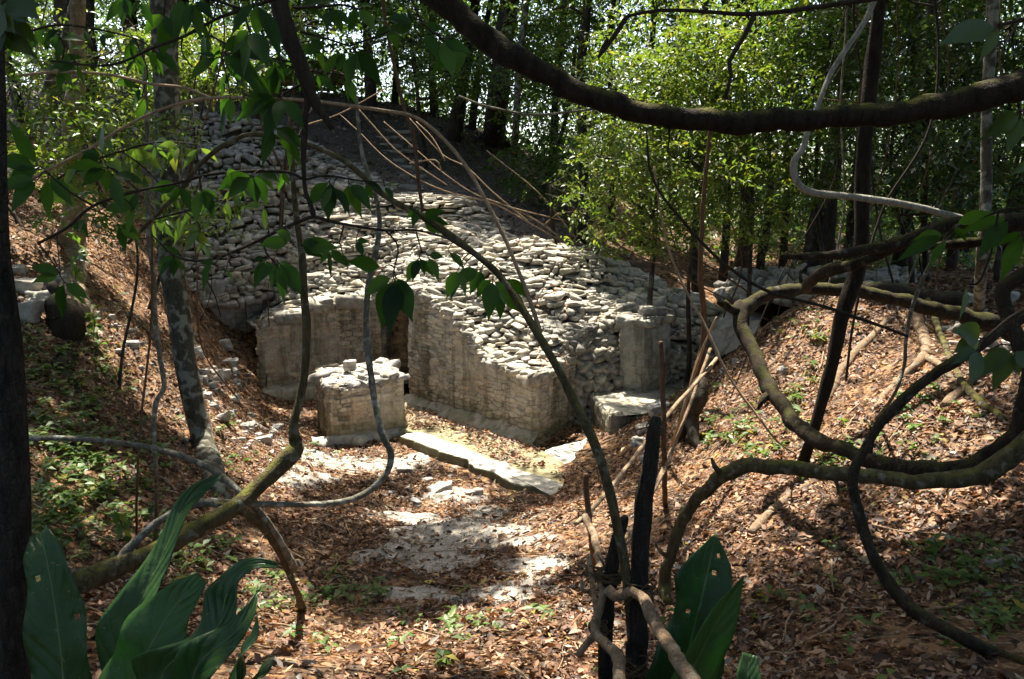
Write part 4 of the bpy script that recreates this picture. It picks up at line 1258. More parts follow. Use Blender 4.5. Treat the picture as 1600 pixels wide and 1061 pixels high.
for k, (px, py, y, w, lean, lab) in enumerate(BG):
    w *= .78
    r = np.random.default_rng(700 + k)
    top = r.uniform(11, 17) * 0.9
    b = P(px, py, y)
    b[2] = float(hz(b[0], b[1]))
    sc = y / F
    pts, rad = [], []
    H = top + r.uniform(0, 3)
    for t in np.linspace(0, 1, 7):
        h = H * t
        pts.append(b + np.array([lean * sc * h / 5 * 1.0 + r.normal(0, .08), r.normal(0, .1), h - (0.3 if t == 0 else 0)]))
        rad.append(w * sc / 2 * (1 - .55 * t) * (1.45 if t == 0 else 1))
    o = empty('forest_tree', b, lab, 'tree', 'trees of the wood around the ruin')
    mb = MB()
    tube(mb, pts, rad, 9, 0.4, 0.12, k, 0.2)
    for j in range(5):
        a = pts[-2] + (pts[-1] - pts[-2]) * r.random()
        e = a + np.array([r.normal(0, 1.6), r.normal(0, 1.6), r.uniform(.2, 1.6)])
        tube(mb, [a, (a + e) / 2 + [0, 0, -.15], e], [rad[-1] * .8, rad[-1] * .5, rad[-1] * .15], 6, 0.4, 0.1, j)
    tp_ = np.array(pts[-1]) + [0, 0, .6]
    s_ = r.uniform(.85, 1.25)
    ce = np.vstack([crown_centres(r, tp_, np.array([3.2, 3.2, 2.4]) * s_, 620), crown_centres(r, tp_ + [r.normal(0, 1), r.normal(0, 1), -3.4], np.array([2.5, 2.5, 1.8]) * s_, 300)])
    low_ = []
    nlow = 4
    for j in range(nlow):
        q_ = pts[0] + np.array([r.normal(0, 1.6), r.uniform(-1.6, .8), r.uniform(2.6, 9.5)])
        if px < 850: q_[2] = b[2] + r.uniform(1.6, 7.5)
        a_ = np.array(pts[0]) + (np.array(pts[-1]) - pts[0]) * np.clip((q_[2] - b[2]) / H, 0, 1)
        tube(mb2 := MB(), [a_, (a_ + q_) / 2 + [0, 0, .2], q_], [.05, .035, .012], 6, .3, .1, j)
        mb.v += mb2.v; mb.jn += mb2.jn; mb.tn += mb2.tn; mb.f4 += [f_ + mb.n for f_ in mb2.f4]; mb.f3 += [f_ + mb.n for f_ in mb2.f3]; mb.n += mb2.n
        low_.append(crown_centres(r, q_, np.array([1.7, 1.5, 1.1]) * r.uniform(.8, 1.25), 130, .1))
    low_ = np.vstack(low_)
    low_ = low_[~sunlit(low_, .8, N_GROUND)]
    gr = (low_[:, 0] / low_[:, 1] > .21) & (low_[:, 0] / low_[:, 1] < .3) & (low_[:, 2] < 4.4)
    low_ = low_[~gr]
    mb.build('trunk', [M_bark_far, M_bark_dark, M_bark_far, M_bark_dark][k % 4], o)
    ce = ce[~sunlit(ce)]
    mb = MB()
    sprays(mb, ce, 0.2, 10, 600 + k, 5.0, 0.2, 0.45)
    sprays(mb, low_, 0.15, 10, 680 + k, 5.0, 0.2, 0.45)
    mb.build('crown', [M_leaf_bg, M_leaf_mid, M_leaf_mid][k % 3], o, smooth=False)

# understorey: small trees with light leaves, hanging low between the trunks
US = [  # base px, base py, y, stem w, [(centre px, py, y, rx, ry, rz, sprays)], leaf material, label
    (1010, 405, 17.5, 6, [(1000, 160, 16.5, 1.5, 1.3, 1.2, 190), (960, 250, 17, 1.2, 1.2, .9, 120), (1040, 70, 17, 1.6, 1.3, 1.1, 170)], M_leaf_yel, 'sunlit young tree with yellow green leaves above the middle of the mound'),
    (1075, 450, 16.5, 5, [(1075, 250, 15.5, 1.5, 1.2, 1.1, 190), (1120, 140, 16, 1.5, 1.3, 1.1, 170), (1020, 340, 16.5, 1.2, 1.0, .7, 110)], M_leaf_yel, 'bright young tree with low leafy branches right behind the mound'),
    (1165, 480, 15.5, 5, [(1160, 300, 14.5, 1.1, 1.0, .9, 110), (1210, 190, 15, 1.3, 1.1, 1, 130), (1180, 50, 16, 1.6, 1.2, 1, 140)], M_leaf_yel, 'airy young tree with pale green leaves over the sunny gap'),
    (880, 378, 20, 5, [(905, 330, 19, 1.1, 1.0, .6, 75), (860, 290, 20, .8, .8, .6, 55), (950, 370, 18.6, 1.0, .8, .4, 55)], M_leaf_yel, 'thin shrub spreading light sprays over the top of the mound'),
    (1295, 440, 16, 5, [(1270, 140, 15.5, 1.3, 1.2, 1.2, 130), (1260, 260, 15, 1.0, 1, .8, 80), (1300, 40, 16, 1.4, 1.2, 1, 120)], M_leaf_bg, 'mid green young tree beside the hooked pale vine'),
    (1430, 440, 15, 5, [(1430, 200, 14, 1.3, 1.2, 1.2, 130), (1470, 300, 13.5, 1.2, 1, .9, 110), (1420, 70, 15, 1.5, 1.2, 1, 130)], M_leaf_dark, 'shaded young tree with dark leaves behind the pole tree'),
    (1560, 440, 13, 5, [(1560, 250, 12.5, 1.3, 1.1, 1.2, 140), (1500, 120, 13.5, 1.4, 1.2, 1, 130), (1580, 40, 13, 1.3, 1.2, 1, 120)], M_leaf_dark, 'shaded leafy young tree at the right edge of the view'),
    (165, 300, 18, 5, [(150, 90, 18, 1.6, 1.2, 1.3, 190), (210, 60, 17.5, 1.4, 1.1, 1.1, 160), (60, 60, 18.5, 1.2, 1.2, .9, 90)], M_leaf_yel, 'young tree with lit leaves near the massive trunk at top left'),
    (215, 330, 15, 4, [(250, 120, 15.5, 1.1, 1, .9, 130), (160, 210, 14.5, 1.1, .9, .8, 130), (330, 90, 16.5, 1.2, 1, .8, 110), (110, 270, 13.5, .8, .8, .5, 60)], M_leaf_yel, 'slender sapling with light leaves by the lichen blotched tree'),
    (425, 210, 21, 5, [(400, 70, 20, 1.4, 1.2, .9, 95), (470, 40, 21, 1.3, 1.2, .8, 90), (520, 110, 22, .9, .9, .6, 50)], M_leaf_bg, 'mid green sapling on the slope under the hanging dark limb'),
    (665, 190, 27, 5, [(640, 60, 26, 2.0, 1.6, 1.2, 150), (700, 110, 26, 1.5, 1.3, .9, 100)], M_leaf_bg, 'shaded sapling on the hill crest right of the stone steps'),
    (845, 330, 26, 5, [(870, 150, 25, 2.0, 1.6, 1.6, 200), (850, 260, 25, 1.5, 1.3, 1, 120), (900, 60, 25, 2, 1.7, 1.3, 170)], M_leaf_bg, 'full leafy young tree on the slope right of the forked tree'),
    (175, 520, 11, 3, [(150, 330, 10, .7, .6, .4, 45), (200, 200, 10, .8, .6, .5, 50), (90, 150, 10.5, .8, .7, .5, 50), (300, 330, 11, .6, .5, .4, 34)], M_leaf_mid, 'thin sapling with small leaves on the left bank in front of the tan trunk'),
    (40, 330, 14, 4, [(60, 250, 14, .8, .8, .5, 55), (20, 130, 15, 1.1, 1, .8, 75)], M_leaf_yel, 'small sapling with sunny leaves at the far left below the leaning trunk'),
]
for k, (px, py, y, w, cl, lm, lab) in enumerate(US):
    r = np.random.default_rng(900 + k)
    b = P(px, py, y); b[2] = float(hz(b[0], b[1]))
    o = empty('young_tree', b, lab, 'tree', 'young trees under the forest roof')
    mb = MB()
    cs = [P(c[0], c[1], c[2]) for c in cl]
    top = max(cs, key=lambda q: q[2])
    mid = (b + top) / 2 + r.normal(0, .25, 3)
    rw = w * y / F / 2 * 1.6
    tube(mb, [b - [0, 0, .2], b * .75 + mid * .25 + r.normal(0, .06, 3), mid, top], [rw * 1.2, rw, rw * .75, rw * .3], 7, .2, .1, k, .3)
    allc = []
    for (c, q) in zip(cl, cs):
        a = mid * .6 + b * .4 if q[2] < mid[2] else mid
        tube(mb, [a, (a + q) / 2 + r.normal(0, .2, 3), q], [rw * .6, rw * .4, rw * .2], 6, .25, .1, k + 3)
        cc = crown_centres(r, q, np.array(c[3:6]) * 1.05, int(c[6] * (1.2 if k == 3 else 2.3)), 0.15)
        for e in cc[::14]:
            tube(mb, [q, (q + e) / 2 + r.normal(0, .1, 3), e], [rw * .25, rw * .15, rw * .08], 4, .4, .05, k)
        allc.append(cc)
    mb.build('trunk', M_bark_far, o)
    ce = np.vstack(allc)
    ce = ce[~sunlit(ce, .75, N_GROUND)]
    mb = MB()
    sprays(mb, ce, .1 if y < 12 else (0.125 if y < 20 else .15), 9, 950 + k, 5.0, .18, .45)
    mb.build('crown', lm, o, smooth=False)

# far wood: reads as one mass of leaves, denser and darker to the right, thinner against the sky at the left
r = np.random.default_rng(33)
n = 42000
far = np.stack([r.uniform(-36, 44, n), 25 + 33 * r.uniform(0, 1, n) ** .8, r.uniform(0, 1, n) ** 1.25], -1)
ratio = far[:, 0] / far[:, 1]
gz = hz(far[:, 0], far[:, 1])
lf = np.clip((0.02 - ratio) / .25, 0, 1)           # 0 on the right, 1 at the far left
far[:, 1] = np.where(lf > .3, np.maximum(far[:, 1], 33), far[:, 1])
far[:, 2] = gz + .3 + far[:, 2] * (22 - 5 * lf)
keep = fbm(far * 0.3, 3, 55) > -0.3 + .2 * lf
gapc = P(1090, 440, 30)
keep &= ~((np.abs(ratio - gapc[0] / gapc[1]) < .05) & (far[:, 1] < 36) & (far[:, 2] < gz + 2.4))
keep &= np.abs(ratio) < .85
far = far[keep]
far = far[~sunlit(far)]
mb = MB()
sprays(mb, far, 0.27, 10, 34, 6.0, 0.2, .5)
tag(mb.build('far_wood', M_leaf_bg, smooth=False), 'mass of distant forest leaves behind the hill and the trunks', 'forest', kind='stuff')
mb = MB()
n = 4200
low = np.stack([r.uniform(2, 26, n), r.uniform(20, 40, n), np.zeros(n)], -1)
low[:, 2] = hz(low[:, 0], low[:, 1]) + 3.4 * r.uniform(0, 1, n) ** 1.6 + .1
low = low[(fbm(low * .5, 3, 8) > -.08) & ~((low[:, 1] < 27) & (low[:, 0] < 8.2))]
sprays(mb, low, .2, 9, 35, 5, .1, .45)
tag(mb.build('undergrowth', M_leaf_bg, smooth=False), 'light green undergrowth on the forest floor far beyond the ruin', 'undergrowth', kind='stuff')

# forest roof: unseen leaves high overhead, gaps and added cover shaped to place sun and shade
r = np.random.default_rng(44)
n = 62000
roof = np.stack([r.uniform(-19, 21, n), r.uniform(-9, 36, n), r.uniform(11, 16, n)], -1)
roof[:, 2] += hz(roof[:, 0], roof[:, 1]) * .3
d = roof.copy()
t = (roof[:, 2] - 1.2) / TOSUN[2]
gp = roof - TOSUN * t[:, None]
wall_px = (gp[:, 0] > -7) & (gp[:, 0] < 3) & (gp[:, 1] > 14) & (gp[:, 1] < 20)
keep = ~sunlit(roof) & (gp[:, 1] < 27) & (gp[:, 1] > -7) & (fbm(roof * .8, 3, 66) > np.where(wall_px, -.1, np.where((gp[:, 1] > 14) & (gp[:, 0] > 3), .02, -.5)))
roof = roof[keep]
n = 26000
ex = np.stack([r.uniform(-12, 6, n), r.uniform(14, 36, n), r.uniform(0, 1, n)], -1)  # added cover that shades the terrace wall, hill and right rubble
shade_ = ((ex[:, 1] > 20.3) & (ex[:, 0] < -3.4)) | ((ex[:, 1] > 23) & (ex[:, 1] < 31) & (r.random(n) < .25)) | ((ex[:, 0] > 1.8) & (ex[:, 1] > 16.5) & (r.random(n) < .3))
ex = ex[shade_]
zz_ = 11 + 4 * ex[:, 2] + ex[:, 1] * .08
g0 = np.stack([ex[:, 0], ex[:, 1], np.where(ex[:, 1] > 20, 4.5, 2.0)], -1)
ex = g0 + TOSUN * ((zz_ - g0[:, 2]) / TOSUN[2])[:, None]
roof = np.vstack([roof, ex[~sunlit(ex)]])
for (px, py, rd, k) in [(690, 885, .95, 260), (620, 930, .7, 160), (1450, 960, 1.3, 420), (1300, 1000, 1.0, 300), (1560, 850, .5, 90), (160, 640, .8, 160), (1380, 820, .5, 100)]:  # leaf clumps added overhead to shade chosen ground spots
    c_ = G(px, py)
    q_ = c_ + np.stack([r.normal(0, rd * .5, k), r.normal(0, rd * .5, k), np.zeros(k)], -1)
    q_ = q_ + TOSUN * (r.uniform(10, 12, k) / TOSUN[2])[:, None]
    roof = np.vstack([roof, q_[~sunlit(q_, .8)]])
n = 14000  # unseen leaves added around the camera to dim the foreground
a_ = r.uniform(-.25, math.pi + .25, n)
rad_ = r.uniform(13, 19, n)
ring = np.stack([np.cos(a_) * rad_ * 1.15, -np.sin(a_) * rad_ + 4, r.uniform(0, 1, n) * 13], -1)
ring[:, 2] += hz(ring[:, 0], ring[:, 1])
ring = ring[~((ring[:, 1] > 4) & (np.abs(ring[:, 0]) < ring[:, 1] * .75)) & ~sunlit(ring)]
roof = np.vstack([roof, ring])
mb = MB()
sprays(mb, roof, 0.24, 9, 45, 5, .15, .5)
tag(mb.build('forest_shade_roof', M_leaf_dark, smooth=False), 'unseen roof of forest leaves overhead, with gaps and added cover shaping the light', 'forest', kind='stuff')

# ================================================================== VINES, LIMBS, LOOSE BRANCHES
def vine(name, label, cat, pts, mat, group=None, sides=10, rough=0.14, seed=0, step=0.05, wob=0.25, extra=()):
    mb = MB()
    c, rad = stem_pts(pts)
    tube(mb, c, rad, sides, step, rough, seed, wob)
    for e in extra:
        ce, re_ = stem_pts(e)
        tube(mb, ce, re_, 8, step, rough, seed + 3, wob)
    k = int(np.argmin(c[:, 2]))
    return tag(mb.build(name, mat, loc=c[k]), label, cat, group)

vine('overhead_limb', 'thick dark mossy limb sagging across the whole upper right of the view', 'tree limb',
     [(250, -520, 5.2, 40), (400, -300, 4.9, 38), (560, -120, 4.6, 34), (640, -40, 4.5, 34), (700, 8, 4.4, 36), (755, 58, 4.35, 35), (818, 98, 4.3, 34), (880, 130, 4.3, 33), (950, 160, 4.25, 33), (1020, 177, 4.2, 33), (1105, 190, 4.2, 34), (1180, 190, 4.2, 33), (1270, 185, 4.2, 31), (1350, 183, 4.2, 33), (1430, 172, 4.2, 34), (1510, 155, 4.2, 36), (1600, 134, 4.2, 40), (1700, 105, 4.25, 41), (1850, 60, 4.3, 43), (2150, -20, 4.5, 46), (2600, -120, 4.8, 48), (3100, -160, 5.2, 50)],
     M_limb, extra=[[(1213, 190, 4.2, 10), (1211, 176, 4.18, 8), (1212, 168, 4.18, 5)], [(1395, 178, 4.2, 7), (1400, 160, 4.18, 4), (1412, 150, 4.18, 3)], [(880, 130, 4.3, 14), (872, 150, 4.28, 8)], [(1040, 180, 4.2, 6), (1046, 210, 4.2, 3), (1043, 240, 4.2, 2)]], seed=5, rough=.16, wob=.3, sides=14, step=.03)
vine('hanging_limb', 'dark tapering limb hanging into the view at upper left', 'tree limb',
     [(425, -120, 3.2, 26), (438, 0, 3.2, 24), (452, 55, 3.2, 23), (470, 105, 3.2, 21), (487, 150, 3.2, 18), (505, 178, 3.2, 14), (520, 203, 3.2, 8)], M_twig_dark, seed=6, rough=.1,
     extra=[[(482, 150, 3.2, 9), (478, 180, 3.2, 8), (474, 230, 3.2, 7), (475, 270, 3.22, 6.5), (478, 300, 3.25, 6.5), (487, 325, 3.25, 7), (490, 340, 3.25, 8)]])
vine('thick_vine_loop', 'thick gnarled vine bent in a sharp corner then looping low across the right bank', 'vine',
     [(1900, 640, None, 26), (1720, 580, 8.7, 26), (1620, 545, 8.9, 23.4), (1572, 512, 8.9, 22.5), (1510, 495, 9.0, 22.5), (1433, 474, 9.1, 21.6), (1370, 462, 9.2, 19.8), (1325, 453, 9.2, 19.8), (1260, 450, 9.2, 19.8), (1205, 460, 9.0, 20.7), (1168, 474, 8.9, 22.5), (1155, 488, 8.7, 22.5), (1164, 520, 8.5, 21.6), (1182, 565, 8.2, 21.6), (1205, 612, 7.8, 23.4), (1235, 655, 7.4, 22.5), (1268, 683, 7.0, 20.7), (1310, 700, 6.6, 18.9), (1350, 716, 6.3, 21.6), (1410, 733, 6.0, 25.2), (1470, 737, 5.8, 26.1), (1530, 722, 5.7, 25.2), (1580, 690, 5.6, 27.0), (1604, 640, 5.6, 27.0), (1612, 580, 5.6, 25.2), (1590, 525, 5.7, 21.6), (1568, 480, 5.8, 22.5), (1568, 450, 5.8, 22.5), (1590, 432, 5.8, 22.5), (1640, 415, 5.8, 23.4), (1720, 410, 5.9, 23.4), (1900, 360, 6.1, 26), (2080, 200, 6.4, 24), (2200, -60, 6.8, 22), (2250, -420, 7.2, 18)],
     M_vine_moss, extra=[[(1155, 488, 8.7, 14), (1140, 480, 8.6, 10), (1132, 470, 8.6, 5)], [(1205, 612, 7.8, 12), (1190, 628, 7.7, 8), (1184, 640, 7.7, 4)], [(1350, 716, 6.3, 10), (1362, 700, 6.25, 6), (1366, 684, 6.25, 3)], [(1470, 737, 5.8, 14), (1478, 752, 5.75, 8)], [(1260, 450, 9.2, 10), (1252, 436, 9.2, 6), (1250, 420, 9.2, 3)]], seed=7, rough=.16, wob=.35, sides=12)
vine('arching_vine', 'mossy vine arching out of the leaf litter and sweeping right below the thick loop', 'vine',
     [(1042, 945, None, 18), (1040, 915, 6.5, 18), (1046, 870, 6.5, 18), (1066, 815, 6.5, 18), (1100, 770, 6.4, 19), (1130, 745, 6.3, 24), (1165, 729, 6.2, 24), (1225, 730, 6.1, 21), (1300, 739, 5.9, 21), (1380, 748, 5.7, 21), (1450, 754, 5.5, 22), (1530, 742, 5.4, 24), (1590, 705, 5.3, 26), (1640, 650, 5.3, 28), (1700, 560, 5.4, 28), (1760, 420, 5.6, 26), (1830, 200, 5.9, 24), (1860, -80, 6.2, 22), (1880, -420, 6.5, 18)],
     M_vine_olive, extra=[[(1130, 745, 6.3, 12), (1118, 730, 6.25, 8), (1112, 716, 6.25, 4)], [(1300, 739, 5.9, 9), (1308, 756, 5.85, 5), (1310, 772, 5.85, 3)], [(1046, 870, 6.5, 9), (1032, 862, 6.45, 5), (1024, 850, 6.45, 3)]], seed=8, rough=.14, wob=.3)
vine('crooked_vine', 'dark vine dropping from the right edge and running down to the lower right corner', 'vine',
     [(1900, -300, 5.6, 10), (1860, 0, 5.4, 11), (1790, 260, 5.1, 13), (1720, 400, 4.95, 14), (1640, 470, 4.9, 14), (1560, 520, 4.9, 13), (1500, 560, 4.9, 14), (1440, 598, 4.9, 14), (1385, 650, 4.9, 14), (1352, 700, 4.9, 14), (1333, 745, 4.85, 16), (1340, 800, 4.8, 15), (1360, 860, 4.7, 15), (1392, 915, 4.6, 17), (1440, 962, 4.4, 17), (1500, 995, 4.2, 17), (1560, 1022, None, 17), (1640, 1052, None, 17), (1760, 1080, None, 15)],
     M_vine_moss, seed=9)
vine('hooked_vine', 'smooth pale grey vine curling in a hook in front of the dark wood', 'vine',
     [(1376, -20, 7.8, 7), (1350, 35, 7.8, 7), (1320, 80, 7.7, 7), (1298, 115, 7.7, 7), (1278, 165, 7.6, 7), (1261, 208, 7.5, 8), (1255, 232, 7.5, 9), (1242, 250, 7.5, 10), (1241, 272, 7.5, 10), (1252, 292, 7.5, 10), (1275, 302, 7.5, 10), (1315, 306, 7.5, 10), (1365, 312, 7.5, 10), (1420, 321, 7.5, 10), (1480, 335, 7.6, 9), (1540, 350, 7.7, 8), (1610, 350, 7.8, 7), (1760, 330, 8, 7), (1900, 240, 8.3, 7), (2000, 40, 8.6, 7), (2040, -250, 9, 6)],
     M_vine_pale, seed=10, rough=.06, wob=.1)
vine('dead_bough', 'rough dead bough pointing left with a blunt tip above the right bank', 'dead branch',
     [(2250, 60, 8.2, 34), (2050, 240, 7.6, 30), (1860, 310, 7.2, 28), (1700, 335, 7.0, 26), (1600, 345, 7.0, 22), (1530, 350, 7.0, 22), (1480, 352, 7.0, 20), (1420, 376, 7.0, 19), (1370, 388, 7.0, 16), (1310, 397, 7.0, 13), (1260, 401, 7.0, 11), (1218, 401, 7.0, 8)],
     M_vine_moss, seed=11, extra=[[(1420, 376, 7.0, 12), (1350, 410, 7.1, 16), (1290, 425, 7.4, 18), (1268, 438, 7.8, 17), (1258, 452, 8.6, 15)], [(1600, 372, 7.2, 14), (1520, 380, 7.2, 13), (1440, 385, 7.2, 10)]])
vine('mossy_hanging_vine', 'dark hanging vine with a knot at its foot where it meets the slanting log', 'vine',
     [(455, 180, 5.4, 6), (458, 280, 5.4, 7), (464, 345, 5.4, 9), (472, 400, 5.35, 11), (474, 450, 5.3, 12), (478, 500, 5.3, 13), (478, 560, 5.3, 12), (470, 620, 5.25, 12), (458, 665, 5.2, 13), (462, 690, 5.2, 20)],
     M_vine_olive, seed=12, rough=.08, wob=.15)
vine('slanting_log', 'stout mossy slanting log rising from behind the big leaves to a blunt knotted end', 'log',
     [(60, 922, None, 26), (110, 910, 4.55, 30), (165, 893, 4.6, 29), (215, 872, 4.65, 27), (260, 852, 4.7, 27), (310, 826, 4.8, 27), (360, 797, 4.9, 26), (395, 770, 5.0, 25), (430, 737, 5.1, 27), (455, 708, 5.15, 27), (466, 690, 5.2, 22)],
     M_vine_olive, seed=13, rough=.15)
vine('swinging_vine', 'lichen spotted vine hanging past the pier and swinging left across the path to the log', 'vine',
     [(556, 150, 5.6, 5), (566, 240, 5.6, 6), (590, 320, 5.6, 7), (592, 370, 5.6, 8), (578, 430, 5.6, 9), (572, 500, 5.6, 9), (576, 560, 5.5, 10), (585, 620, 5.5, 10), (598, 680, 5.4, 11), (610, 705, 5.4, 11), (606, 735, 5.35, 10), (580, 765, 5.3, 9), (540, 783, 5.2, 9), (480, 788, 5.1, 8), (400, 788, 5.0, 9), (350, 785, 4.95, 12), (310, 787, 4.9, 12), (270, 802, 4.8, 11), (235, 825, 4.75, 11), (205, 855, 4.7, 12), (185, 880, 4.65, 14)],
     M_vine_grey, seed=14, rough=.1, wob=.2, sides=8)
vine('low_lying_vine', 'thin dark vine trailing across the left bank and over the slanting log', 'vine',
     [(-260, 640, 6.2, 7), (-90, 672, 5.9, 7), (30, 684, 5.6, 7), (90, 684, 5.5, 8), (150, 688, 5.4, 8), (210, 695, 5.4, 8), (265, 706, 5.3, 9), (315, 725, 5.2, 9), (352, 748, 5.1, 9), (376, 772, 5.0, 9), (405, 800, 5.1, 10), (440, 850, 5.3, 10), (460, 890, 5.5, 11)],
     M_vine_grey, seed=15, sides=8)
vine('drooping_vine', 'mossy vine drooping from the slanting log down to the litter', 'vine',
     [(335, 788, 4.9, 11), (372, 797, 4.95, 12), (405, 818, 5.1, 12), (430, 850, 5.3, 11), (450, 890, 5.5, 10), (464, 925, 5.65, 10), (472, 950, None, 12)], M_vine_olive, seed=16, sides=8)
vine('straight_vine', 'pale thin vine hanging down in front of the left bank, kinked near the ground', 'vine',
     [(222, 60, 6.5, 6), (232, 250, 6.5, 6), (232, 360, 6.5, 7), (240, 430, 6.5, 7), (243, 500, 6.5, 7), (250, 560, 6.5, 7), (256, 605, 6.4, 7), (243, 630, 6.3, 7), (240, 670, 6.2, 6), (244, 740, 6.1, 6), (244, 832, None, 6)], M_vine_grey, seed=17, sides=6, rough=.05)
vine('straight_vine', 'very thin brown vine beside the pale kinked one on the left bank', 'vine',
     [(238, 350, 6.2, 3), (236, 510, 6.2, 3.5), (222, 640, 6.1, 3.5), (214, 760, 6.0, 3.5), (214, 865, None, 3)], M_twig_brown, seed=18, sides=5, rough=.05)

# long arching poles, twigs
vine('arching_pole', 'long tan stem arching from the left edge over the mound, above the olive pole', 'stem',
     [(-220, 420, 4.6, 5), (-80, 340, 4.45, 5), (40, 285, 4.3, 4.0), (71, 268, 4.3, 4.0), (136, 234, 4.3, 4.0), (197, 197, 4.3, 4.0), (254, 170, 4.3, 4.0), (322, 154, 4.3, 4.8), (400, 153, 4.3, 4.8), (470, 156, 4.3, 4.8), (540, 164, 4.3, 5.6), (600, 173, 4.3, 5.6), (649, 183, 4.3, 5.6), (693, 217, 4.3, 5.6), (727, 258, 4.25, 5.6), (752, 300, 4.2, 5.6), (781, 356, 4.15, 6.4), (801, 401, 4.1, 6.4), (825, 462, 4.05, 7.2), (845, 520, 4.0, 7.2)], M_twig_tan, seed=20, sides=7, rough=.05, wob=.1)
vine('leaning_pole', 'olive green pole leaning diagonally across the ruin from upper left to the stick fence', 'stem',
     [(200, 380, 4.5, 5), (237, 343, 4.45, 6), (282, 298, 4.4, 7), (305, 265, 4.4, 7), (339, 234, 4.4, 7), (373, 215, 4.4, 7), (404, 210, 4.4, 7), (475, 224, 4.35, 7), (540, 253, 4.3, 8), (600, 305, 4.25, 9), (679, 350, 4.2, 10), (747, 401, 4.1, 10), (784, 435, 4.05, 11), (835, 513, 3.95, 13), (869, 572, 3.85, 13), (896, 625, 3.8, 14), (925, 685, 3.7, 15), (945, 740, 3.65, 15), (962, 810, 3.6, 15), (975, 875, 3.6, 15), (985, 960, 3.6, 14), (990, 1080, 3.6, 14)], M_vine_olive, seed=21, sides=8, rough=.06, wob=.1)
vine('pale_twig', 'thin pale twig bowing across the trunks at upper left', 'twig',
     [(30, 118, 5, 4), (102, 112, 5, 4), (170, 117, 5, 4), (237, 131, 5, 4), (288, 137, 5, 4), (332, 154, 5, 3)], M_twig_tan, seed=22, sides=5, rough=.04)
vine('pale_twig', 'thin pale twig sagging in front of the forked tree', 'twig',
     [(716, 150, 9, 3), (750, 163, 9, 4), (800, 175, 9, 4), (840, 180, 9, 4), (890, 175, 9, 4), (935, 170, 9, 3)], M_vine_grey, seed=23, sides=5, rough=.04)
vine('reddish_stem', 'straight reddish brown stem dropping from the top of the view to the upper wall', 'stem',
     [(595, -20, 6, 5), (607, 60, 6, 5), (620, 120, 6, 6), (633, 175, 6, 6), (645, 210, 6, 7), (652, 265, 6, 7), (660, 330, 6, 5)], M_twig_brown, seed=24, sides=6, rough=.05)
vine('right_slanting_twig', 'straight dark twig slanting down to the right across the sunny gap', 'twig',
     [(1010, 200, 6, 3), (1020, 280, 6, 4), (1075, 355, 6.0, 5), (1135, 415, 6, 5), (1200, 455, 6, 5), (1290, 480, 6, 5), (1350, 500, 6.0, 5), (1418, 526, 6, 4)], M_twig_dark, seed=25, sides=5, rough=.04)
vine('grey_shoot', 'slim grey shoot bending up to two narrow bright leaves on the right', 'stem',
     [(1368, 655, None, 5), (1395, 620, 7.4, 5), (1412, 575, 7.3, 5), (1416, 530, 7.2, 5), (1425, 480, 7.1, 6), (1447, 425, 7.0, 6), (1470, 385, 6.9, 5), (1488, 360, 6.9, 4), (1520, 330, 6.9, 3)], M_vine_grey, seed=26, sides=6, rough=.05)
vine('dry_cane', 'dry tan cane leaning from the fence up past the right end of the mound', 'stick',
     [(1040, 725, None, 5.8), (1062, 660, 9.6, 5.0), (1080, 600, 9.4, 4.3), (1100, 540, 9.2, 3.6), (1120, 495, 9.1, 2.9)], M_twig_tan, seed=27, sides=6, rough=.08)
vine('dry_cane', 'longest dry cane, bowing from above the mound down the right bank to the litter', 'stick',
     [(1022, 260, 8.6, 2.9), (1032, 330, 8.6, 2.9), (1048, 400, 8.6, 3.6), (1075, 460, 8.5, 3.6), (1100, 505, 8.4, 3.6), (1118, 545, 8.3, 4.3), (1140, 590, 8.2, 4.3), (1180, 645, 8.0, 3.6), (1215, 690, 7.9, 2.9), (1245, 710, None, 2.2)], M_twig_tan, seed=28, sides=6, rough=.08)
vine('brown_sapling_stem', 'dark brown crooked stem in the gap right of the mound, forked at its foot', 'stem',
     [(1075, 650, None, 9), (1090, 590, 12.5, 9), (1098, 540, 12.5, 10), (1100, 490, 12.5, 9), (1094, 420, 12.5, 8), (1098, 330, 12.6, 7), (1110, 200, 12.7, 5)], M_twig_brown, seed=29, sides=7, extra=[[(1060, 690, None, 6), (1075, 620, 12, 7), (1097, 545, 12.4, 8)]])

rl = np.random.default_rng(808)
for k in range(22):
    px_ = rl.uniform(1120, 1590) if k < 17 else rl.uniform(60, 560)
    y_ = rl.uniform(10.5, 19) if k < 17 else rl.uniform(13, 20)
    b_ = np.array([(px_ - 800) / F * y_, y_, 0.0]); b_[2] = hz(b_[0], b_[1]) + (rl.uniform(-.1, 2.2) if k % 2 else -.1)
    pts_ = [b_]
    for j in range(7):
        pts_.append(pts_[-1] + np.array([rl.normal(0, .28), rl.normal(0, .2), rl.uniform(.9, 1.7)]))
    mb = MB()
    w_ = rl.uniform(.008, .02)
    tube(mb, pts_, np.full(8, w_), 6, .15, .08, k, .3)
    for j in range(2):
        q0 = pts_[rl.integers(1, 6)]
        q1 = q0 + np.array([rl.normal(0, .7), rl.normal(0, .4), rl.uniform(.2, 1.2)])
        tube(mb, [q0, (q0 + q1) / 2 + rl.normal(0, .12, 3), q1], [w_ * .8, w_ * .5, w_ * .25], 5, .12, .08, k)
    tag(mb.build('liana', [M_twig_brown, M_vine_grey, M_twig_dark][k % 3], loc=b_), 'thin crooked liana climbing among the trunks of the wood', 'liana', 'lianas hanging in the wood')

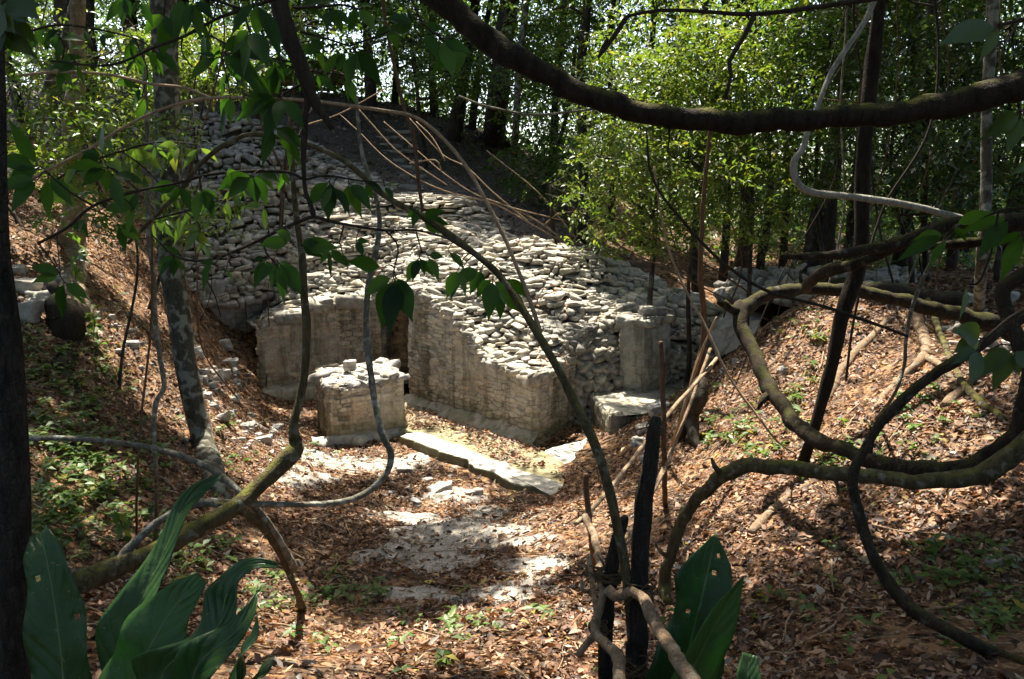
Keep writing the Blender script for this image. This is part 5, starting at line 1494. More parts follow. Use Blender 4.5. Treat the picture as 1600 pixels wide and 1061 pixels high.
def dead_branch(name, label, lines, mat, w=4):
    mb = MB()
    lo = None
    for k, l in enumerate(lines):
        c, rad = stem_pts([(a, b, y, w * (1 - .5 * i / len(l))) for i, (a, b, y) in enumerate(l)])
        tube(mb, c, rad, 5, .12, .08, k, .4)
        lo = c[-1] if lo is None or c[:, 2].min() < lo[2] else lo
    return tag(mb.build(name, mat, loc=lo), label, 'dead branch')
dead_branch('fallen_branch', 'tangle of thin bleached twigs fallen across the dark hillside above the mound', [
    [(890, 385, 20), (850, 352, 20), (800, 325, 20), (740, 302, 20.2), (690, 268, 20.5), (640, 225, 21), (600, 190, 21.5)],
    [(880, 378, 20), (830, 350, 20), (770, 318, 20.2), (700, 300, 20.4), (650, 278, 20.6), (600, 245, 21), (560, 205, 21.5), (530, 178, 22)],
    [(830, 350, 20), (770, 300, 20.1), (730, 262, 20.3), (690, 240, 20.6), (640, 185, 21.2)],
    [(695, 250, 20.5), (675, 215, 20.8), (650, 190, 21)],
    [(890, 385, 20), (905, 365, 19.8), (935, 345, 19.6)], [(850, 352, 20), (870, 335, 20), (900, 330, 20)], [(480, 195, 22), (530, 178, 22), (600, 140, 22)], [(800, 325, 20), (840, 335, 20), (885, 345, 20)],
    [(690, 268, 20.5), (680, 250, 20.5), (640, 255, 20.7)], [(900, 372, 20), (840, 300, 20.4), (760, 235, 21)], [(560, 170, 22), (620, 235, 21.5), (700, 290, 21)]], M_rail, 2.6)
dead_branch('dry_twigs', 'fine dry twigs sticking out of the sunny gap beside the mound', [
    [(1190, 470, 15), (1130, 430, 15), (1080, 400, 15), (1020, 370, 15), (960, 340, 15)], [(1200, 500, 14), (1140, 470, 14.2), (1080, 440, 14.5), (1000, 400, 15), (950, 375, 15)],
    [(1130, 430, 15), (1160, 400, 15), (1190, 380, 15)], [(1080, 440, 14.5), (1060, 400, 14.6), (1045, 350, 14.8)]], M_twig_brown, 3)
dead_branch('drooping_twig', 'dark forked twig hanging down at the top right, bare of leaves', [
    [(1400, -8, 5), (1330, 2, 5), (1250, 15, 5), (1170, 22, 5), (1100, 18, 5), (1030, 16, 5), (980, 25, 5)],
    [(1178, 25, 5), (1160, 60, 5), (1140, 95, 5), (1142, 118, 5), (1132, 155, 5)], [(980, 25, 5), (960, 55, 5), (935, 90, 5), (950, 60, 5)]], M_twig_dark, 8)

def ground_log(name, label, pts, mat, seed, extra=()):
    mb = MB()
    for j, pp in enumerate([pts, *extra]):
        c, rad = stem_pts([(a, b, None, w) for a, b, w in pp])
        c[:, 2] += rad * .45
        tube(mb, c, rad, 9, .07, .18, seed + j, .3)
    return tag(mb.build(name, mat, loc=c[-1]), label, 'fallen branch', 'fallen branches on the right bank')
ground_log('fallen_limb', 'bleached fallen branch lying up the sunlit middle of the right bank', [(1290, 628, 15), (1308, 592, 14), (1332, 560, 13), (1362, 530, 11), (1390, 500, 9)], M_rail, 1)
ground_log('fallen_limb', 'forked pale branch on the right bank between the two dark vines', [(1368, 640, 8), (1402, 598, 11), (1444, 560, 14), (1440, 520, 15), (1428, 490, 13)], M_rail, 2, [[(1444, 560, 12), (1475, 580, 9), (1500, 620, 7)]])
ground_log('fallen_limb', 'short broken branch lying below the arching vine', [(1172, 838, 14), (1195, 812, 13), (1225, 785, 11), (1262, 760, 8)], M_rail, 3)
ground_log('fallen_limb', 'dim mossy log lying along the top of the right bank', [(1275, 448, 18), (1340, 452, 20), (1420, 462, 20), (1510, 478, 20)], M_bark_dark, 4)
ground_log('fallen_limb', 'stub of pale wood half buried at the right of the bank', [(1478, 638, 14), (1492, 622, 15), (1508, 612, 12)], M_rail, 5)
ground_log('fallen_limb', 'mossy green curved stick at the far right of the bank', [(1450, 470, 8), (1475, 540, 9), (1510, 610, 11), (1568, 660, 11)], M_vine_olive, 6)

# roots and rotten stump on the left bank
mb = MB()
for k, l in enumerate([[(98, 580, None, 20), (100, 545, 11.2, 30), (98, 500, 11.3, 36), (88, 465, 11.4, 30), (80, 440, 11.5, 16)], [(105, 575, None, 12), (112, 540, 11.2, 16), (120, 500, 11.3, 10)], [(60, 580, None, 10), (80, 560, 11.2, 18), (96, 530, 11.3, 20)], [(150, 660, None, 7), (120, 610, None, 10), (100, 580, None, 16)]]):
    c, rad = stem_pts(l)
    tube(mb, c, rad, 10, .06, .35, 60 + k, .5)
tag(mb.build('rotten_stump', M_bark_dark, loc=G(98, 580)), 'dark rotten stump with roots below the sunlit boulders on the left bank', 'stump')
mb = MB()
for k, l in enumerate([[(1090, 700, None, 12), (1080, 655, 11.3, 26), (1085, 620, 11.4, 28), (1098, 590, 11.6, 12)], [(1060, 690, None, 10), (1072, 650, 11.3, 20), (1085, 615, 11.4, 16)]]):
    c, rad = stem_pts(l)
    tube(mb, c, rad, 10, .06, .3, 80 + k, .4)
tag(mb.build('mossy_stump', M_bark_far, loc=G(1080, 690)), 'broken stump on the right bank beside the stone bench', 'stump')

# ================================================================== STICK FENCE
fence = empty('stick_fence', G(985, 1040), 'rough fence of dark posts and crooked sticks tied together with vine', 'fence')
def fpart(name, pts, mat, label=None, sides=9, rough=.1, seed=0, wob=.2):
    mb = MB()
    c, rad = stem_pts(pts)
    tube(mb, c, rad, sides, .03, rough, seed, wob)
    o = mb.build(name, mat, fence)
    if label: o['label'] = label
    return o
fpart('post', [(992, 1130, 3.6, 30), (994, 1061, 3.6, 30), (998, 930, 3.6, 29), (1006, 800, 3.6, 27), (1017, 715, 3.6, 24), (1024, 668, 3.6, 19), (1026, 652, 3.6, 13)], M_post, 'tall dark post', seed=1, rough=.07)
fpart('post', [(945, 1130, 3.75, 22), (946, 1061, 3.75, 22), (948, 960, 3.75, 22), (955, 890, 3.75, 21), (966, 840, 3.75, 20), (974, 815, 3.75, 17), (978, 806, 3.75, 9)], M_post, 'short dark post', seed=2, rough=.1)
fpart('post', [(1039, 792, None, 8), (1038, 720, 7.6, 8), (1036, 620, 7.6, 8), (1033, 533, 7.6, 7)], M_twig_brown, 'thin rusty stake', seed=3, rough=.04)
fpart('post', [(930, 900, None, 9), (924, 840, 5.6, 9), (918, 790, 5.6, 9), (915, 740, 5.6, 8)], M_twig_brown, 'thin short stake', seed=4, rough=.05)
fpart('rail', [(1120, 560, 9.4, 5.8), (1095, 590, 8.8, 5.8), (1050, 640, 8, 6.5), (1010, 690, 7.2, 6.5), (960, 755, 6.3, 7.2), (930, 790, 5.8, 7.2), (900, 818, 5.4, 7.2)], M_twig_tan, seed=5, rough=.06)
fpart('rail', [(915, 808, 5.5, 11), (928, 835, 5.2, 11), (934, 870, 4.8, 11), (938, 895, 4.2, 12), (942, 925, 3.7, 12), (934, 960, 3.65, 12), (930, 985, 3.6, 13), (948, 1005, 3.5, 15), (965, 1030, 3.3, 17), (972, 1090, 3.0, 19)], M_rail, seed=6, rough=.16, wob=.4)
fpart('rail', [(920, 868, 4.0, 7), (926, 920, 3.8, 9), (932, 950, 3.7, 10), (930, 985, 3.62, 12), (918, 1005, 3.6, 11), (904, 1025, 3.6, 10)], M_rail, seed=7, rough=.12, wob=.3)
fpart('rail', [(948, 918, 3.62, 16), (962, 930, 3.6, 17), (978, 928, 3.55, 15), (990, 925, 3.5, 15), (1008, 940, 3.4, 17), (1020, 968, 3.3, 17), (1036, 995, 3.15, 20), (1052, 1018, 3.0, 21), (1062, 1035, 2.9, 22), (1090, 1075, 2.75, 24), (1120, 1120, 2.6, 25)], M_rail, seed=8, rough=.14, wob=.35)
fpart('rail', [(1050, 700, 8.2, 5.0), (1010, 790, 6.6, 5.0), (975, 845, 5.4, 5.0), (945, 900, 4.4, 5.0), (915, 925, 3.8, 5.8), (908, 905, 3.75, 5.8)], M_twig_tan, seed=9, rough=.06)
fpart('rail', [(1110, 545, 9.2, 5.0), (1075, 640, 8.4, 5.0), (1040, 730, 7.4, 5.0), (1005, 800, 6.2, 4.3), (980, 850, 5.2, 4.3)], M_rail, seed=10, rough=.06)
def lashing(px, py, y, rx, n, seed, tilt=0.2, h=14):
    r = np.random.default_rng(seed)
    mb = MB()
    c0 = P(px, py, y)
    s = y / F
    for k in range(n):
        dz = r.uniform(-.5, .5) * h * s
        rr = rx * s * r.uniform(.9, 1.35)
        ta, ph = r.normal(0, tilt, 2), r.uniform(0, 6.28)
        th = np.linspace(0, 6.6, 22)
        pts = np.stack([np.cos(th + ph) * rr, np.sin(th + ph) * rr * .85, dz + np.cos(th + ph) * rr * ta[0] + np.sin(th) * rr * ta[1]], -1) + c0
        tube(mb, pts, np.full(22, r.uniform(1.0, 1.9) * s), 5, .01, .05, k, .2)
    for k in range(2):
        e = c0 + np.array([r.normal(0, 1), r.normal(0, .5), r.uniform(-.3, 1)]) * 36 * s
        tube(mb, [c0 + r.normal(0, 4, 3) * s, (c0 + e) / 2 + r.normal(0, 5, 3) * s, e], [1.5 * s, 1.3 * s, .7 * s], 5, .02, .05, k, .3)
    mb.build('lashing', M_lash, fence)
lashing(952, 898, 3.75, 17, 9, 1); lashing(1000, 918, 3.58, 21, 9, 2, .35); lashing(988, 1045, 3.5, 22, 8, 3, .3); lashing(935, 982, 3.65, 13, 6, 4); lashing(914, 806, 5.55, 9, 6, 5, .3, 10); lashing(1026, 668, 3.62, 13, 4, 6, .3, 10)
lashing(930, 895, 3.9, 12, 5, 7)

# ================================================================== BIG LEAVED PLANTS
def bigleaf_mat(name, base, lite):
    m, nt, out = mat_new(name)
    n = N(nt)
    uvn = n.new('ShaderNodeTexCoord').outputs['UV']
    sp = n.new('ShaderNodeSeparateXYZ')
    n.link(uvn, sp.inputs[0])
    au = n.math('ABSOLUTE', n.math('SUBTRACT', sp.outputs['X'], 0.5))
    rib = n.rng_(au, 0.022, 0.008)
    ve = n.math('ABSOLUTE', n.math('SINE', n.math('ADD', n.math('MULTIPLY', sp.outputs['Y'], 34.0), n.math('MULTIPLY', au, -14.0))))
    vein = n.rng_(ve, 0.10, 0.02)
    pos = n.geo().outputs['Position']
    c = n.ramp(n.noise(pos, 7, 4, .6), [(0.3, base), (0.7, lite)])
    sp2 = n.noise(pos, 60, 2, .5)
    c = n.mix(n.rng_(sp2, .68, .74), c, (0.16, 0.17, 0.09))
    vv = n.math('MAXIMUM', rib, n.math('MULTIPLY', vein, 0.35))
    c = n.mix(vv, c, (0.11, 0.17, 0.055))
    h = n.math('ADD', n.math('MULTIPLY', ve, .5), n.noise(pos, 25, 3))
    t = n.mix(1.0, c, (1.3, 1.7, .5), 'MULTIPLY')
    n.principled(out, c, 0.38, n.bump(h, .4, .012), .4, (0.42, t))
    return m
M_fern = bigleaf_mat('glossy_strap_leaf', (0.026, 0.07, 0.02), (0.05, 0.11, 0.03))
M_fern_lit = bigleaf_mat('lit_strap_leaf', (0.045, 0.115, 0.026), (0.065, 0.15, 0.035))  # brighter copy of the strap leaf with sunlight put into its green
def plant_leaf(parent, pts, w, facing, mat, label=None, **kw):
    mb = MB()
    big_leaf(mb, [P(*p) for p in pts], w, facing, **kw)
    o = mb.build('leaf', mat, parent)
    sm = o.modifiers.new('thickness', 'SOLIDIFY'); sm.thickness = 0.0015
    if label: o['label'] = label
    return o
pl = empty('strap_leaved_plant', P(190, 1250, 1.9), 'large plant with long glossy wavy strap leaves at the bottom left corner', 'plant')
ov = [0.35, .7, .92, 1.0, .98, .85, .6, .25, .02]
plant_leaf(pl, [(105, 1180, 1.95, ), (98, 1050, 2.0), (86, 950, 2.05), (72, 870, 2.1), (62, 832, 2.15)], .155, (.25, -1, .35), M_fern, 'broad upright leaf with a pale midrib', wave=.06, seed=1, holes=[(30, 2), (22, 8)], lobes=.07, prof=[.7, .85, .95, 1, .98, .92, .8, .66, .3], nu=11, ns=40)
plant_leaf(pl, [(190, 1180, 1.9), (200, 1050, 1.95), (215, 960, 2.0), (235, 890, 2.05), (262, 830, 2.1), (295, 785, 2.15), (350, 752, 2.2)], .17, (-.35, -1, .25), M_fern, 'tallest leaf with a strongly waved margin', wave=.13, nw=2.2, seed=2, lobes=.16, snake=.12, prof=[.4, .75, .95, 1, .9, .62, .5, .42, .36, .28, .05], nu=11, ns=60, fold=.35)
plant_leaf(pl, [(185, 1190, 1.8), (205, 1080, 1.82), (240, 1000, 1.86), (275, 945, 1.9), (316, 902, 1.95)], .16, (.2, -1, .75), M_fern_lit, 'short broad pale leaf facing the light', wave=.07, nw=3.5, seed=3, lobes=.1, prof=[.3, .55, .85, 1, 1, .9, .65, .2], nu=11, ns=46, ragged=.12)
plant_leaf(pl, [(210, 1200, 1.75), (250, 1090, 1.78), (295, 1010, 1.8), (340, 960, 1.85), (375, 915, 1.9), (400, 890, 1.92), (430, 876, 1.95)], .13, (-.5, -1, .5), M_fern, 'narrow leaf with a curled wavy tip', wave=.22, nw=3.2, seed=4, lobes=.22, snake=.25, prof=[.5, .8, 1, 1, .8, .6, .65, .5, .1], nu=11, ns=60, fold=.4)
plant_leaf(pl, [(250, 1200, 1.7), (300, 1080, 1.72), (345, 1010, 1.75), (375, 960, 1.8), (400, 925, 1.85)], .1, (-.2, -1, .3), M_fern, wave=.2, nw=2.5, seed=5, lobes=.2, snake=.2, nu=9, ns=44, fold=.5)
plant_leaf(pl, [(300, 1200, 1.6), (340, 1100, 1.62), (372, 1030, 1.66), (395, 985, 1.7), (402, 960, 1.72)], .13, (.3, -.4, -1), M_fern, 'dark leaf in deep shade with a ragged end', wave=.12, nw=3, seed=6, nu=11, ns=44, ragged=.35)
plant_leaf(pl, [(320, 1180, 1.6), (370, 1090, 1.62), (405, 1050, 1.66), (428, 1025, 1.7)], .09, (.3, -.3, -1), M_fern, wave=.12, nw=3, seed=7, nu=9, ns=40, ragged=.3)
pr_ = empty('strap_leaved_plant', P(1075, 1250, 3.15), 'big leaved plant beside the stick fence with two tall broad dark green leaves', 'plant')
plant_leaf(pr_, [(1050, 1230, 3.30), (1062, 1110, 3.35), (1080, 1000, 3.40), (1100, 920, 3.45), (1118, 835, 3.50)], .30, (-.25, -1, .3), M_fern, 'rear leaf with small holes', wave=.1, nw=2.5, seed=11, holes=[(54, 8), (50, 7), (40, 3), (24, 9)], lobes=.2, ragged=.15, prof=[.4, .6, .75, .85, .95, 1, .98, .8, .9, .55, .04], nu=13, ns=60)
plant_leaf(pr_, [(1040, 1240, 3.15), (1058, 1110, 3.20), (1095, 1020, 3.25), (1130, 955, 3.30), (1162, 900, 3.35)], .25, (.35, -1, -.25), M_fern_lit, 'front leaf showing its underside in the lit green', wave=.03, nw=3, seed=12, prof=[.4, .65, .85, 1, 1, .9, .62, .03], nu=11, ns=50)
plant_leaf(pr_, [(1180, 1190, 2.95), (1172, 1110, 3.00), (1168, 1060, 3.05), (1172, 1022, 3.10)], .11, (0, -1, .3), M_fern, 'low squared leaf', wave=.06, nw=3, seed=13, prof=[.6, .9, 1, 1, .95, .6], nu=9, ns=30)

# ================================================================== LEAFY BRANCHES CLOSE TO THE CAMERA
def leafy(name, label, stems, tufts, y, mat_stem, mat_leaf, seed=0, wk=0.44):
    """stems: lists of (px, py, dy, w); tufts: (px, py, count, length px, hang angle in degrees [, spread])"""
    r = np.random.default_rng(seed)
    o = None
    sm, lm = MB(), MB()
    allc = []
    for k, l in enumerate(stems):
        c, rad = stem_pts([(a, b, y + dy, w) for a, b, dy, w in l])
        tube(sm, c, rad, 6, .03, .06, k, .25)
        allc.append(spline(c, .02))
    allc = np.vstack(allc)
    for t in tufts:
        px, py, n, ln, ang = t[:5]
        sprd = t[5] if len(t) > 5 else 38
        yy = y + r.normal(0, .12)
        b = P(px, py, yy)
        q = allc[np.argmin(((allc - b) ** 2).sum(-1))]
        if np.linalg.norm(q - b) < 0.5:
            tube(sm, [q, (q + b) / 2 + [0, 0, .012], b], [.0035, .0028, .002], 5, .02, .04, 1, .2)
        for j in range(n):
            a = math.radians(ang + (j - (n - 1) / 2) * (2 * sprd / max(n - 1, 1)) + r.normal(0, 9))
            L = ln * r.uniform(.55, 1.22) * yy / F
            d = np.array([math.cos(a), r.normal(0, .35), math.sin(a)])
            d = norm(d)
            e0 = b + d * L * .12
            sag = np.array([0, 0, -1.0]) * L * r.uniform(.05, .2)
            face = norm(np.array([r.normal(0, .55), -1.0, r.normal(.35, .45)]))
            tube(sm, [b, e0], [.0018, .0014], 4, .02, 0, 1)
            big_leaf(lm, [e0, e0 + d * L * .5 - sag * .1, e0 + d * L + sag], L * wk * r.uniform(.8, 1.15), face, wave=.015, fold=r.uniform(.05, .35), seed=int(r.integers(9999)), nu=5, ns=11, prof=[.05, .55, .88, 1, .95, .8, .6, .34, .14, .02])
    root = empty(name, allc[np.argmax(allc[:, 2])], label, 'branch')
    sm.build('stem', mat_stem, root)
    lm.build('foliage', mat_leaf, root)
    return root
leafy('leafy_branch', 'leafy twig hanging from the dark limb, drooping in front of the back wall',
      [[(490, 338, 0, 6), (474, 343, 0, 6), (440, 358, 0, 5), (410, 373, 0, 5), (362, 395, 0, 5), (330, 405, 0, 4), (298, 407, 0, 4), (268, 396, 0, 3), (236, 366, 0, 2)],
       [(490, 338, 0, 6), (538, 350, 0, 5), (602, 360, 0, 4), (650, 360, 0, 4), (699, 373, 0, 3), (735, 395, 0, 3)],
       [(410, 373, 0, 3), (416, 395, 0, 3), (430, 410, 0, 2)], [(330, 405, 0, 3), (320, 430, 0, 2), (335, 460, 0, 2), (345, 495, 0, 1.5)], [(602, 360, 0, 3), (622, 385, 0, 3), (615, 425, 0, 2)], [(538, 350, 0, 3), (530, 380, 0, 2)], [(650, 362, 0, 3), (660, 395, 0, 2)]],
      [(272, 402, 4, 36, -110, 60), (286, 402, 2, 38, 175, 25), (330, 408, 1, 42, -125), (336, 412, 1, 34, 170), (354, 420, 1, 30, -75), (415, 405, 4, 36, -125, 45), (434, 408, 5, 50, -70, 40), (430, 412, 2, 42, -100), (455, 380, 2, 44, 170, 20), (470, 383, 3, 50, -5, 25), (515, 388, 3, 34, -85, 45), (535, 395, 1, 26, -80), (556, 375, 2, 30, -30, 35),
       (615, 432, 3, 78, -110, 34), (618, 432, 3, 70, -65, 30), (600, 418, 1, 58, 175), (655, 402, 4, 44, -95, 40), (668, 400, 2, 34, -35, 20), (716, 420, 2, 50, -100, 20)], 3.2, M_twig_dark, M_leaf_near, 1, .48)
leafy('leafy_branch', 'leafy tufts hanging from the olive leaning pole over the rubble mound',
      [[(700, 372, 0, 4), (748, 405, 0, 3), (775, 430, 0, 3)], [(640, 325, 0, 3), (655, 335, 0, 3), (700, 372, 0, 3)]],
      [(752, 420, 3, 56, -125, 28), (770, 435, 3, 60, -95, 24), (782, 438, 2, 48, -12, 18), (785, 452, 2, 46, -70, 25), (655, 325, 2, 32, -130, 25), (660, 345, 3, 36, -5, 30), (700, 392, 1, 34, -50), (720, 425, 1, 52, -105)], 3.9, M_twig_dark, M_leaf_near, 2, .46)
leafy('leafy_branch', 'long leafy twig curving in from the left edge below the tan arching stem',
      [[(60, 380, 0, 4), (105, 356, 0, 4), (146, 322, 0, 4), (217, 298, 0, 4), (278, 286, 0, 4), (339, 271, 0, 5), (441, 268, 0, 5), (475, 281, 0, 5)], [(146, 322, 0, 3), (110, 300, 0, 2.5), (72, 268, 0, 2)], [(217, 298, 0, 3), (190, 275, 0, 2), (165, 258, 0, 2)]],
      [(62, 262, 3, 70, 165, 30), (60, 280, 2, 52, -135, 30), (75, 275, 2, 50, -80, 30), (160, 245, 3, 55, 150, 40), (168, 262, 3, 58, -155, 25), (172, 272, 2, 52, -40, 30), (215, 300, 2, 46, -125, 25), (280, 290, 3, 46, -120, 40), (315, 295, 4, 46, -85, 45), (352, 275, 2, 40, -30, 30), (395, 272, 4, 48, -120, 40), (405, 268, 3, 40, -60, 40), (440, 268, 2, 36, -70, 30), (125, 340, 2, 38, -100, 30), (95, 432, 2, 60, 178, 14), (100, 440, 3, 62, -75, 30), (120, 362, 2, 34, 20, 30), (210, 325, 2, 44, -150, 30), (185, 350, 3, 40, -60, 40)], 3.6, M_twig_dark, M_leaf_near, 3, .46)
leafy('leafy_branch', 'leafy twig around the hanging limb with bright backlit leaves at upper left',
      [[(470, 100, 0, 5), (475, 130, 0, 5), (479, 175, 0, 5), (478, 215, 0, 5), (475, 281, 0, 4)], [(475, 130, 0, 4), (455, 140, 0, 4), (436, 152, 0, 3)], [(478, 215, 0, 4), (440, 205, 0, 3), (425, 195, 0, 3)], [(470, 100, 0, 4), (430, 92, 0, 3), (380, 85, 0, 3), (345, 82, 0, 2)], [(475, 281, 0, 4), (510, 275, 0, 4), (560, 282, 0, 3), (600, 285, 0, 2)]],
      [(440, 152, 5, 62, -110, 52), (425, 150, 3, 50, 175, 30), (360, 150, 3, 60, -105, 30), (380, 150, 2, 44, -70, 20), (430, 95, 3, 80, -125, 30), (350, 82, 3, 58, -10, 40), (340, 90, 3, 44, -160, 30), (428, 197, 3, 46, -70, 35), (455, 215, 2, 40, -95, 20), (515, 282, 3, 46, -105, 30), (545, 285, 3, 46, -80, 30), (570, 285, 3, 38, -40, 35), (600, 290, 2, 34, -20, 25), (520, 290, 2, 44, -95, 20)], 3.3, M_twig_dark, M_leaf_near, 4, .42)
leafy('leafy_branch', 'overhanging twig with broad dark leaves along the top left of the view',
      [[(80, 95, 0, 3), (170, 102, 0, 3), (237, 76, 0, 4), (285, 58, 0, 4), (339, 29, 0, 4), (380, 15, 0, 5), (440, -5, 0, 5)], [(285, 58, 0, 3), (284, 80, 0, 2), (300, 105, 0, 2)], [(380, 15, 0, 3), (390, 50, 0, 3)], [(380, 15, 0, 4), (250, -25, 0, 3), (150, -35, 0, 3)]],
      [(195, -5, 3, 50, -95, 30), (218, 0, 2, 44, -80, 25), (256, 20, 3, 52, -105, 35), (285, -5, 3, 62, -85, 30), (302, 0, 3, 42, -70, 30), (400, 2, 3, 62, -100, 28), (392, 45, 3, 64, -110, 30), (238, 78, 2, 44, -60, 30), (120, 100, 2, 36, -130, 40)], 3.0, M_twig_dark, M_leaf_near, 5, .46)
leafy('leafy_branch', 'dark leafy twig across the top between the hanging limb and the overhead limb',
      [[(460, 12, 0, 4), (505, 10, 0, 4), (540, 8, 0, 3), (575, 20, 0, 3)], [(470, 50, 0, 4), (510, 60, 0, 3), (545, 72, 0, 3)], [(640, -10, 0, 4), (660, 35, 0, 4), (690, 60, 0, 3)], [(545, 72, 0, 3), (580, 60, 0, 3), (640, 35, 0, 3)]],
      [(465, 12, 2, 48, -10, 20), (515, 14, 3, 40, -70, 40), (540, 80, 3, 50, -100, 40), (555, 78, 2, 56, -70, 25), (505, 62, 3, 44, -150, 40), (660, 50, 2, 62, -25, 25), (690, 62, 2, 64, -50, 25), (650, 40, 2, 46, 175, 30), (560, 10, 3, 34, -60, 60), (610, 40, 2, 36, -120, 40), (720, 70, 2, 50, -130, 30)], 3.1, M_twig_dark, M_leaf_near, 6, .5)
leafy('leafy_branch', 'dark drooping leaves hanging over the right edge in front of the thick vine loop',
      [[(1640, 470, 0, 6), (1590, 490, 0, 5), (1550, 520, 0, 4), (1530, 540, 0, 3)], [(1590, 490, 0, 4), (1580, 540, 0, 3)]],
      [(1535, 530, 2, 58, 178, 20), (1530, 545, 3, 62, -115, 30), (1550, 545, 3, 60, -75, 30), (1585, 545, 4, 66, -95, 35)], 3.0, M_twig_dark, M_leaf_dark, 7, .58)
leafy('leafy_branch', 'narrow green leaves on the slim grey shoot at the right',
      [[(1490, 358, 0, 4), (1475, 372, 0, 4)], [(1560, 330, 0, 3), (1550, 390, 0, 3), (1530, 440, 0, 3), (1515, 444, 0, 3)], [(1490, 358, 0, 4), (1560, 330, 0, 4), (1640, 320, 0, 4)]],
      [(1482, 374, 1, 58, -118), (1478, 366, 2, 62, -162, 12), (1512, 446, 1, 66, -140), (1490, 352, 2, 66, 2, 14), (1580, 340, 2, 70, -150, 20), (1600, 360, 2, 60, -120, 20)], 6.3, M_twig_dark, M_leaf_near, 8, .36)
leafy('leafy_branch', 'big out of reach dark leaves in the top right corner',
      [[(1660, 10, 0, 6), (1600, 30, 0, 6), (1560, 40, 0, 4)], [(1660, 10, 0, 6), (1662, 80, 0, 6), (1660, 150, 0, 6), (1620, 165, 0, 5), (1590, 175, 0, 4)]],
      [(1565, 42, 2, 80, -140, 34), (1600, 178, 2, 86, -140, 30), (1620, 250, 1, 66, -160, 30)], 2.6, M_twig_dark, M_leaf_dark, 9, .5)
leafy('leafy_branch', 'cluster of nearly black leaves in the top left corner',
      [[(-60, -30, 0, 8), (-10, 10, 0, 7), (20, 25, 0, 5)]],
      [(5, 0, 4, 55, -40, 70), (10, 15, 5, 50, -60, 80), (15, 30, 4, 45, -120, 70), (-5, 30, 4, 55, -30, 50), (20, 20, 3, 40, 20, 60)], 1.6, M_twig_dark, M_leaf_dark, 10, .75)

rt = np.random.default_rng(515)
SMALL = [
    ('fine leafy twig spreading over the terrace wall at upper left', [[(60, 300, 0, 3), (120, 262, 0, 3), (190, 236, 0, 3), (250, 222, 0, 2.5), (310, 226, 0, 2)], [(120, 262, 0, 2.5), (150, 225, 0, 2), (165, 190, 0, 1.6)], [(190, 236, 0, 2.4), (225, 262, 0, 2), (262, 300, 0, 1.6)]], 5.4),
    ('fine leafy twig crossing in front of the hut on the hill crest', [[(300, 40, 0, 3), (350, 66, 0, 3), (420, 92, 0, 3), (480, 110, 0, 2.5), (545, 118, 0, 2)], [(350, 66, 0, 2.2), (362, 100, 0, 2), (350, 132, 0, 1.5)], [(420, 92, 0, 2.2), (455, 70, 0, 2), (500, 62, 0, 1.5)]], 5.0),
    ('fine leafy twig with light leaves in front of the lichen blotched trunk', [[(230, 345, 0, 3), (290, 330, 0, 3), (350, 312, 0, 2.5), (420, 318, 0, 2)], [(290, 330, 0, 2), (310, 350, 0, 2), (318, 378, 0, 1.5)], [(350, 312, 0, 2), (372, 290, 0, 1.8), (380, 262, 0, 1.5)]], 4.8),
    ('fine leafy twig along the top edge above the massive trunk', [[(20, 60, 0, 3), (80, 40, 0, 3), (140, 44, 0, 3), (210, 60, 0, 2.4), (260, 90, 0, 2)], [(80, 40, 0, 2), (100, 70, 0, 2), (96, 100, 0, 1.5)], [(210, 60, 0, 2), (230, 110, 0, 2), (222, 150, 0, 1.5)]], 5.2),
]
for k_, (lab_, st_, y_) in enumerate(SMALL):
    tf_ = []
    for l_ in st_:
        for (a0, a1) in zip(l_[:-1], l_[1:]):
            for q_ in (.2, .55, .9):
                tf_.append((a0[0] + (a1[0] - a0[0]) * q_ + rt.normal(0, 4), a0[1] + (a1[1] - a0[1]) * q_ + 4, int(rt.integers(1, 4)), rt.uniform(22, 38), rt.uniform(-150, -30), 45))
    leafy('leafy_branch', lab_, st_, tf_, y_, M_twig_dark, M_leaf_mid if k_ % 2 == 0 else M_leaf_near, 40 + k_, .4)
# small leafy shoots on the left
def shoot(label, pts, leaf, seed, mat=M_leaf_seed, name='leafy_shoot'):
    r = np.random.default_rng(seed)
    root = None
    sm, lm = MB(), MB()
    c = np.array([P(a, b, y) if y else G(a, b) for a, b, y in pts])
    tube(sm, c, np.linspace(.008, .003, len(c)), 5, .05, .05, seed, .2)
    q = spline(c, .05)
    root = empty(name, c[0], label, 'shoot')
    k = r.integers(len(q) // 4, len(q), 26)
    d = norm(r.normal(size=(26, 3)) + [0, 0, .1])
    add_leaves(lm, q[k], d, norm(r.normal(0, .5, (26, 3)) + [0, -.5, 1]), leaf * r.uniform(.7, 1.2, 26), leaf * .45 * r.uniform(.8, 1.2, 26), .2, .2)
    sm.build('stem', M_twig_brown, root); lm.build('foliage', mat, root, smooth=False)
shoot('leafy green shoot in front of the sunlit tan trunk', [(120, 470, None), (118, 430, 12.5), (122, 390, 12.5), (115, 350, 12.6)], .2, 3)
shoot('small green shoot beside the rotten stump', [(145, 530, None), (148, 505, 11.5), (143, 490, 11.5)], .17, 4)
shoot('low shoot with pale leaves at the foot of the tan trunk', [(85, 330, None), (80, 290, 14.2), (85, 250, 14.2), (78, 215, 14.2)], .2, 5)
shoot('upright green seedling by the lower left vines', [(205, 838, None), (190, 820, 6.3), (182, 800, 6.3)], .12, 6)
shoot('pair of green seedlings on the dim lower right litter', [(1440, 880, None), (1452, 862, 6.0), (1462, 850, 6.0)], .10, 7)
shoot('light green seedling in the middle of the lower right litter', [(1460, 905, None), (1462, 890, 5.9), (1464, 872, 5.9)], .11, 8)

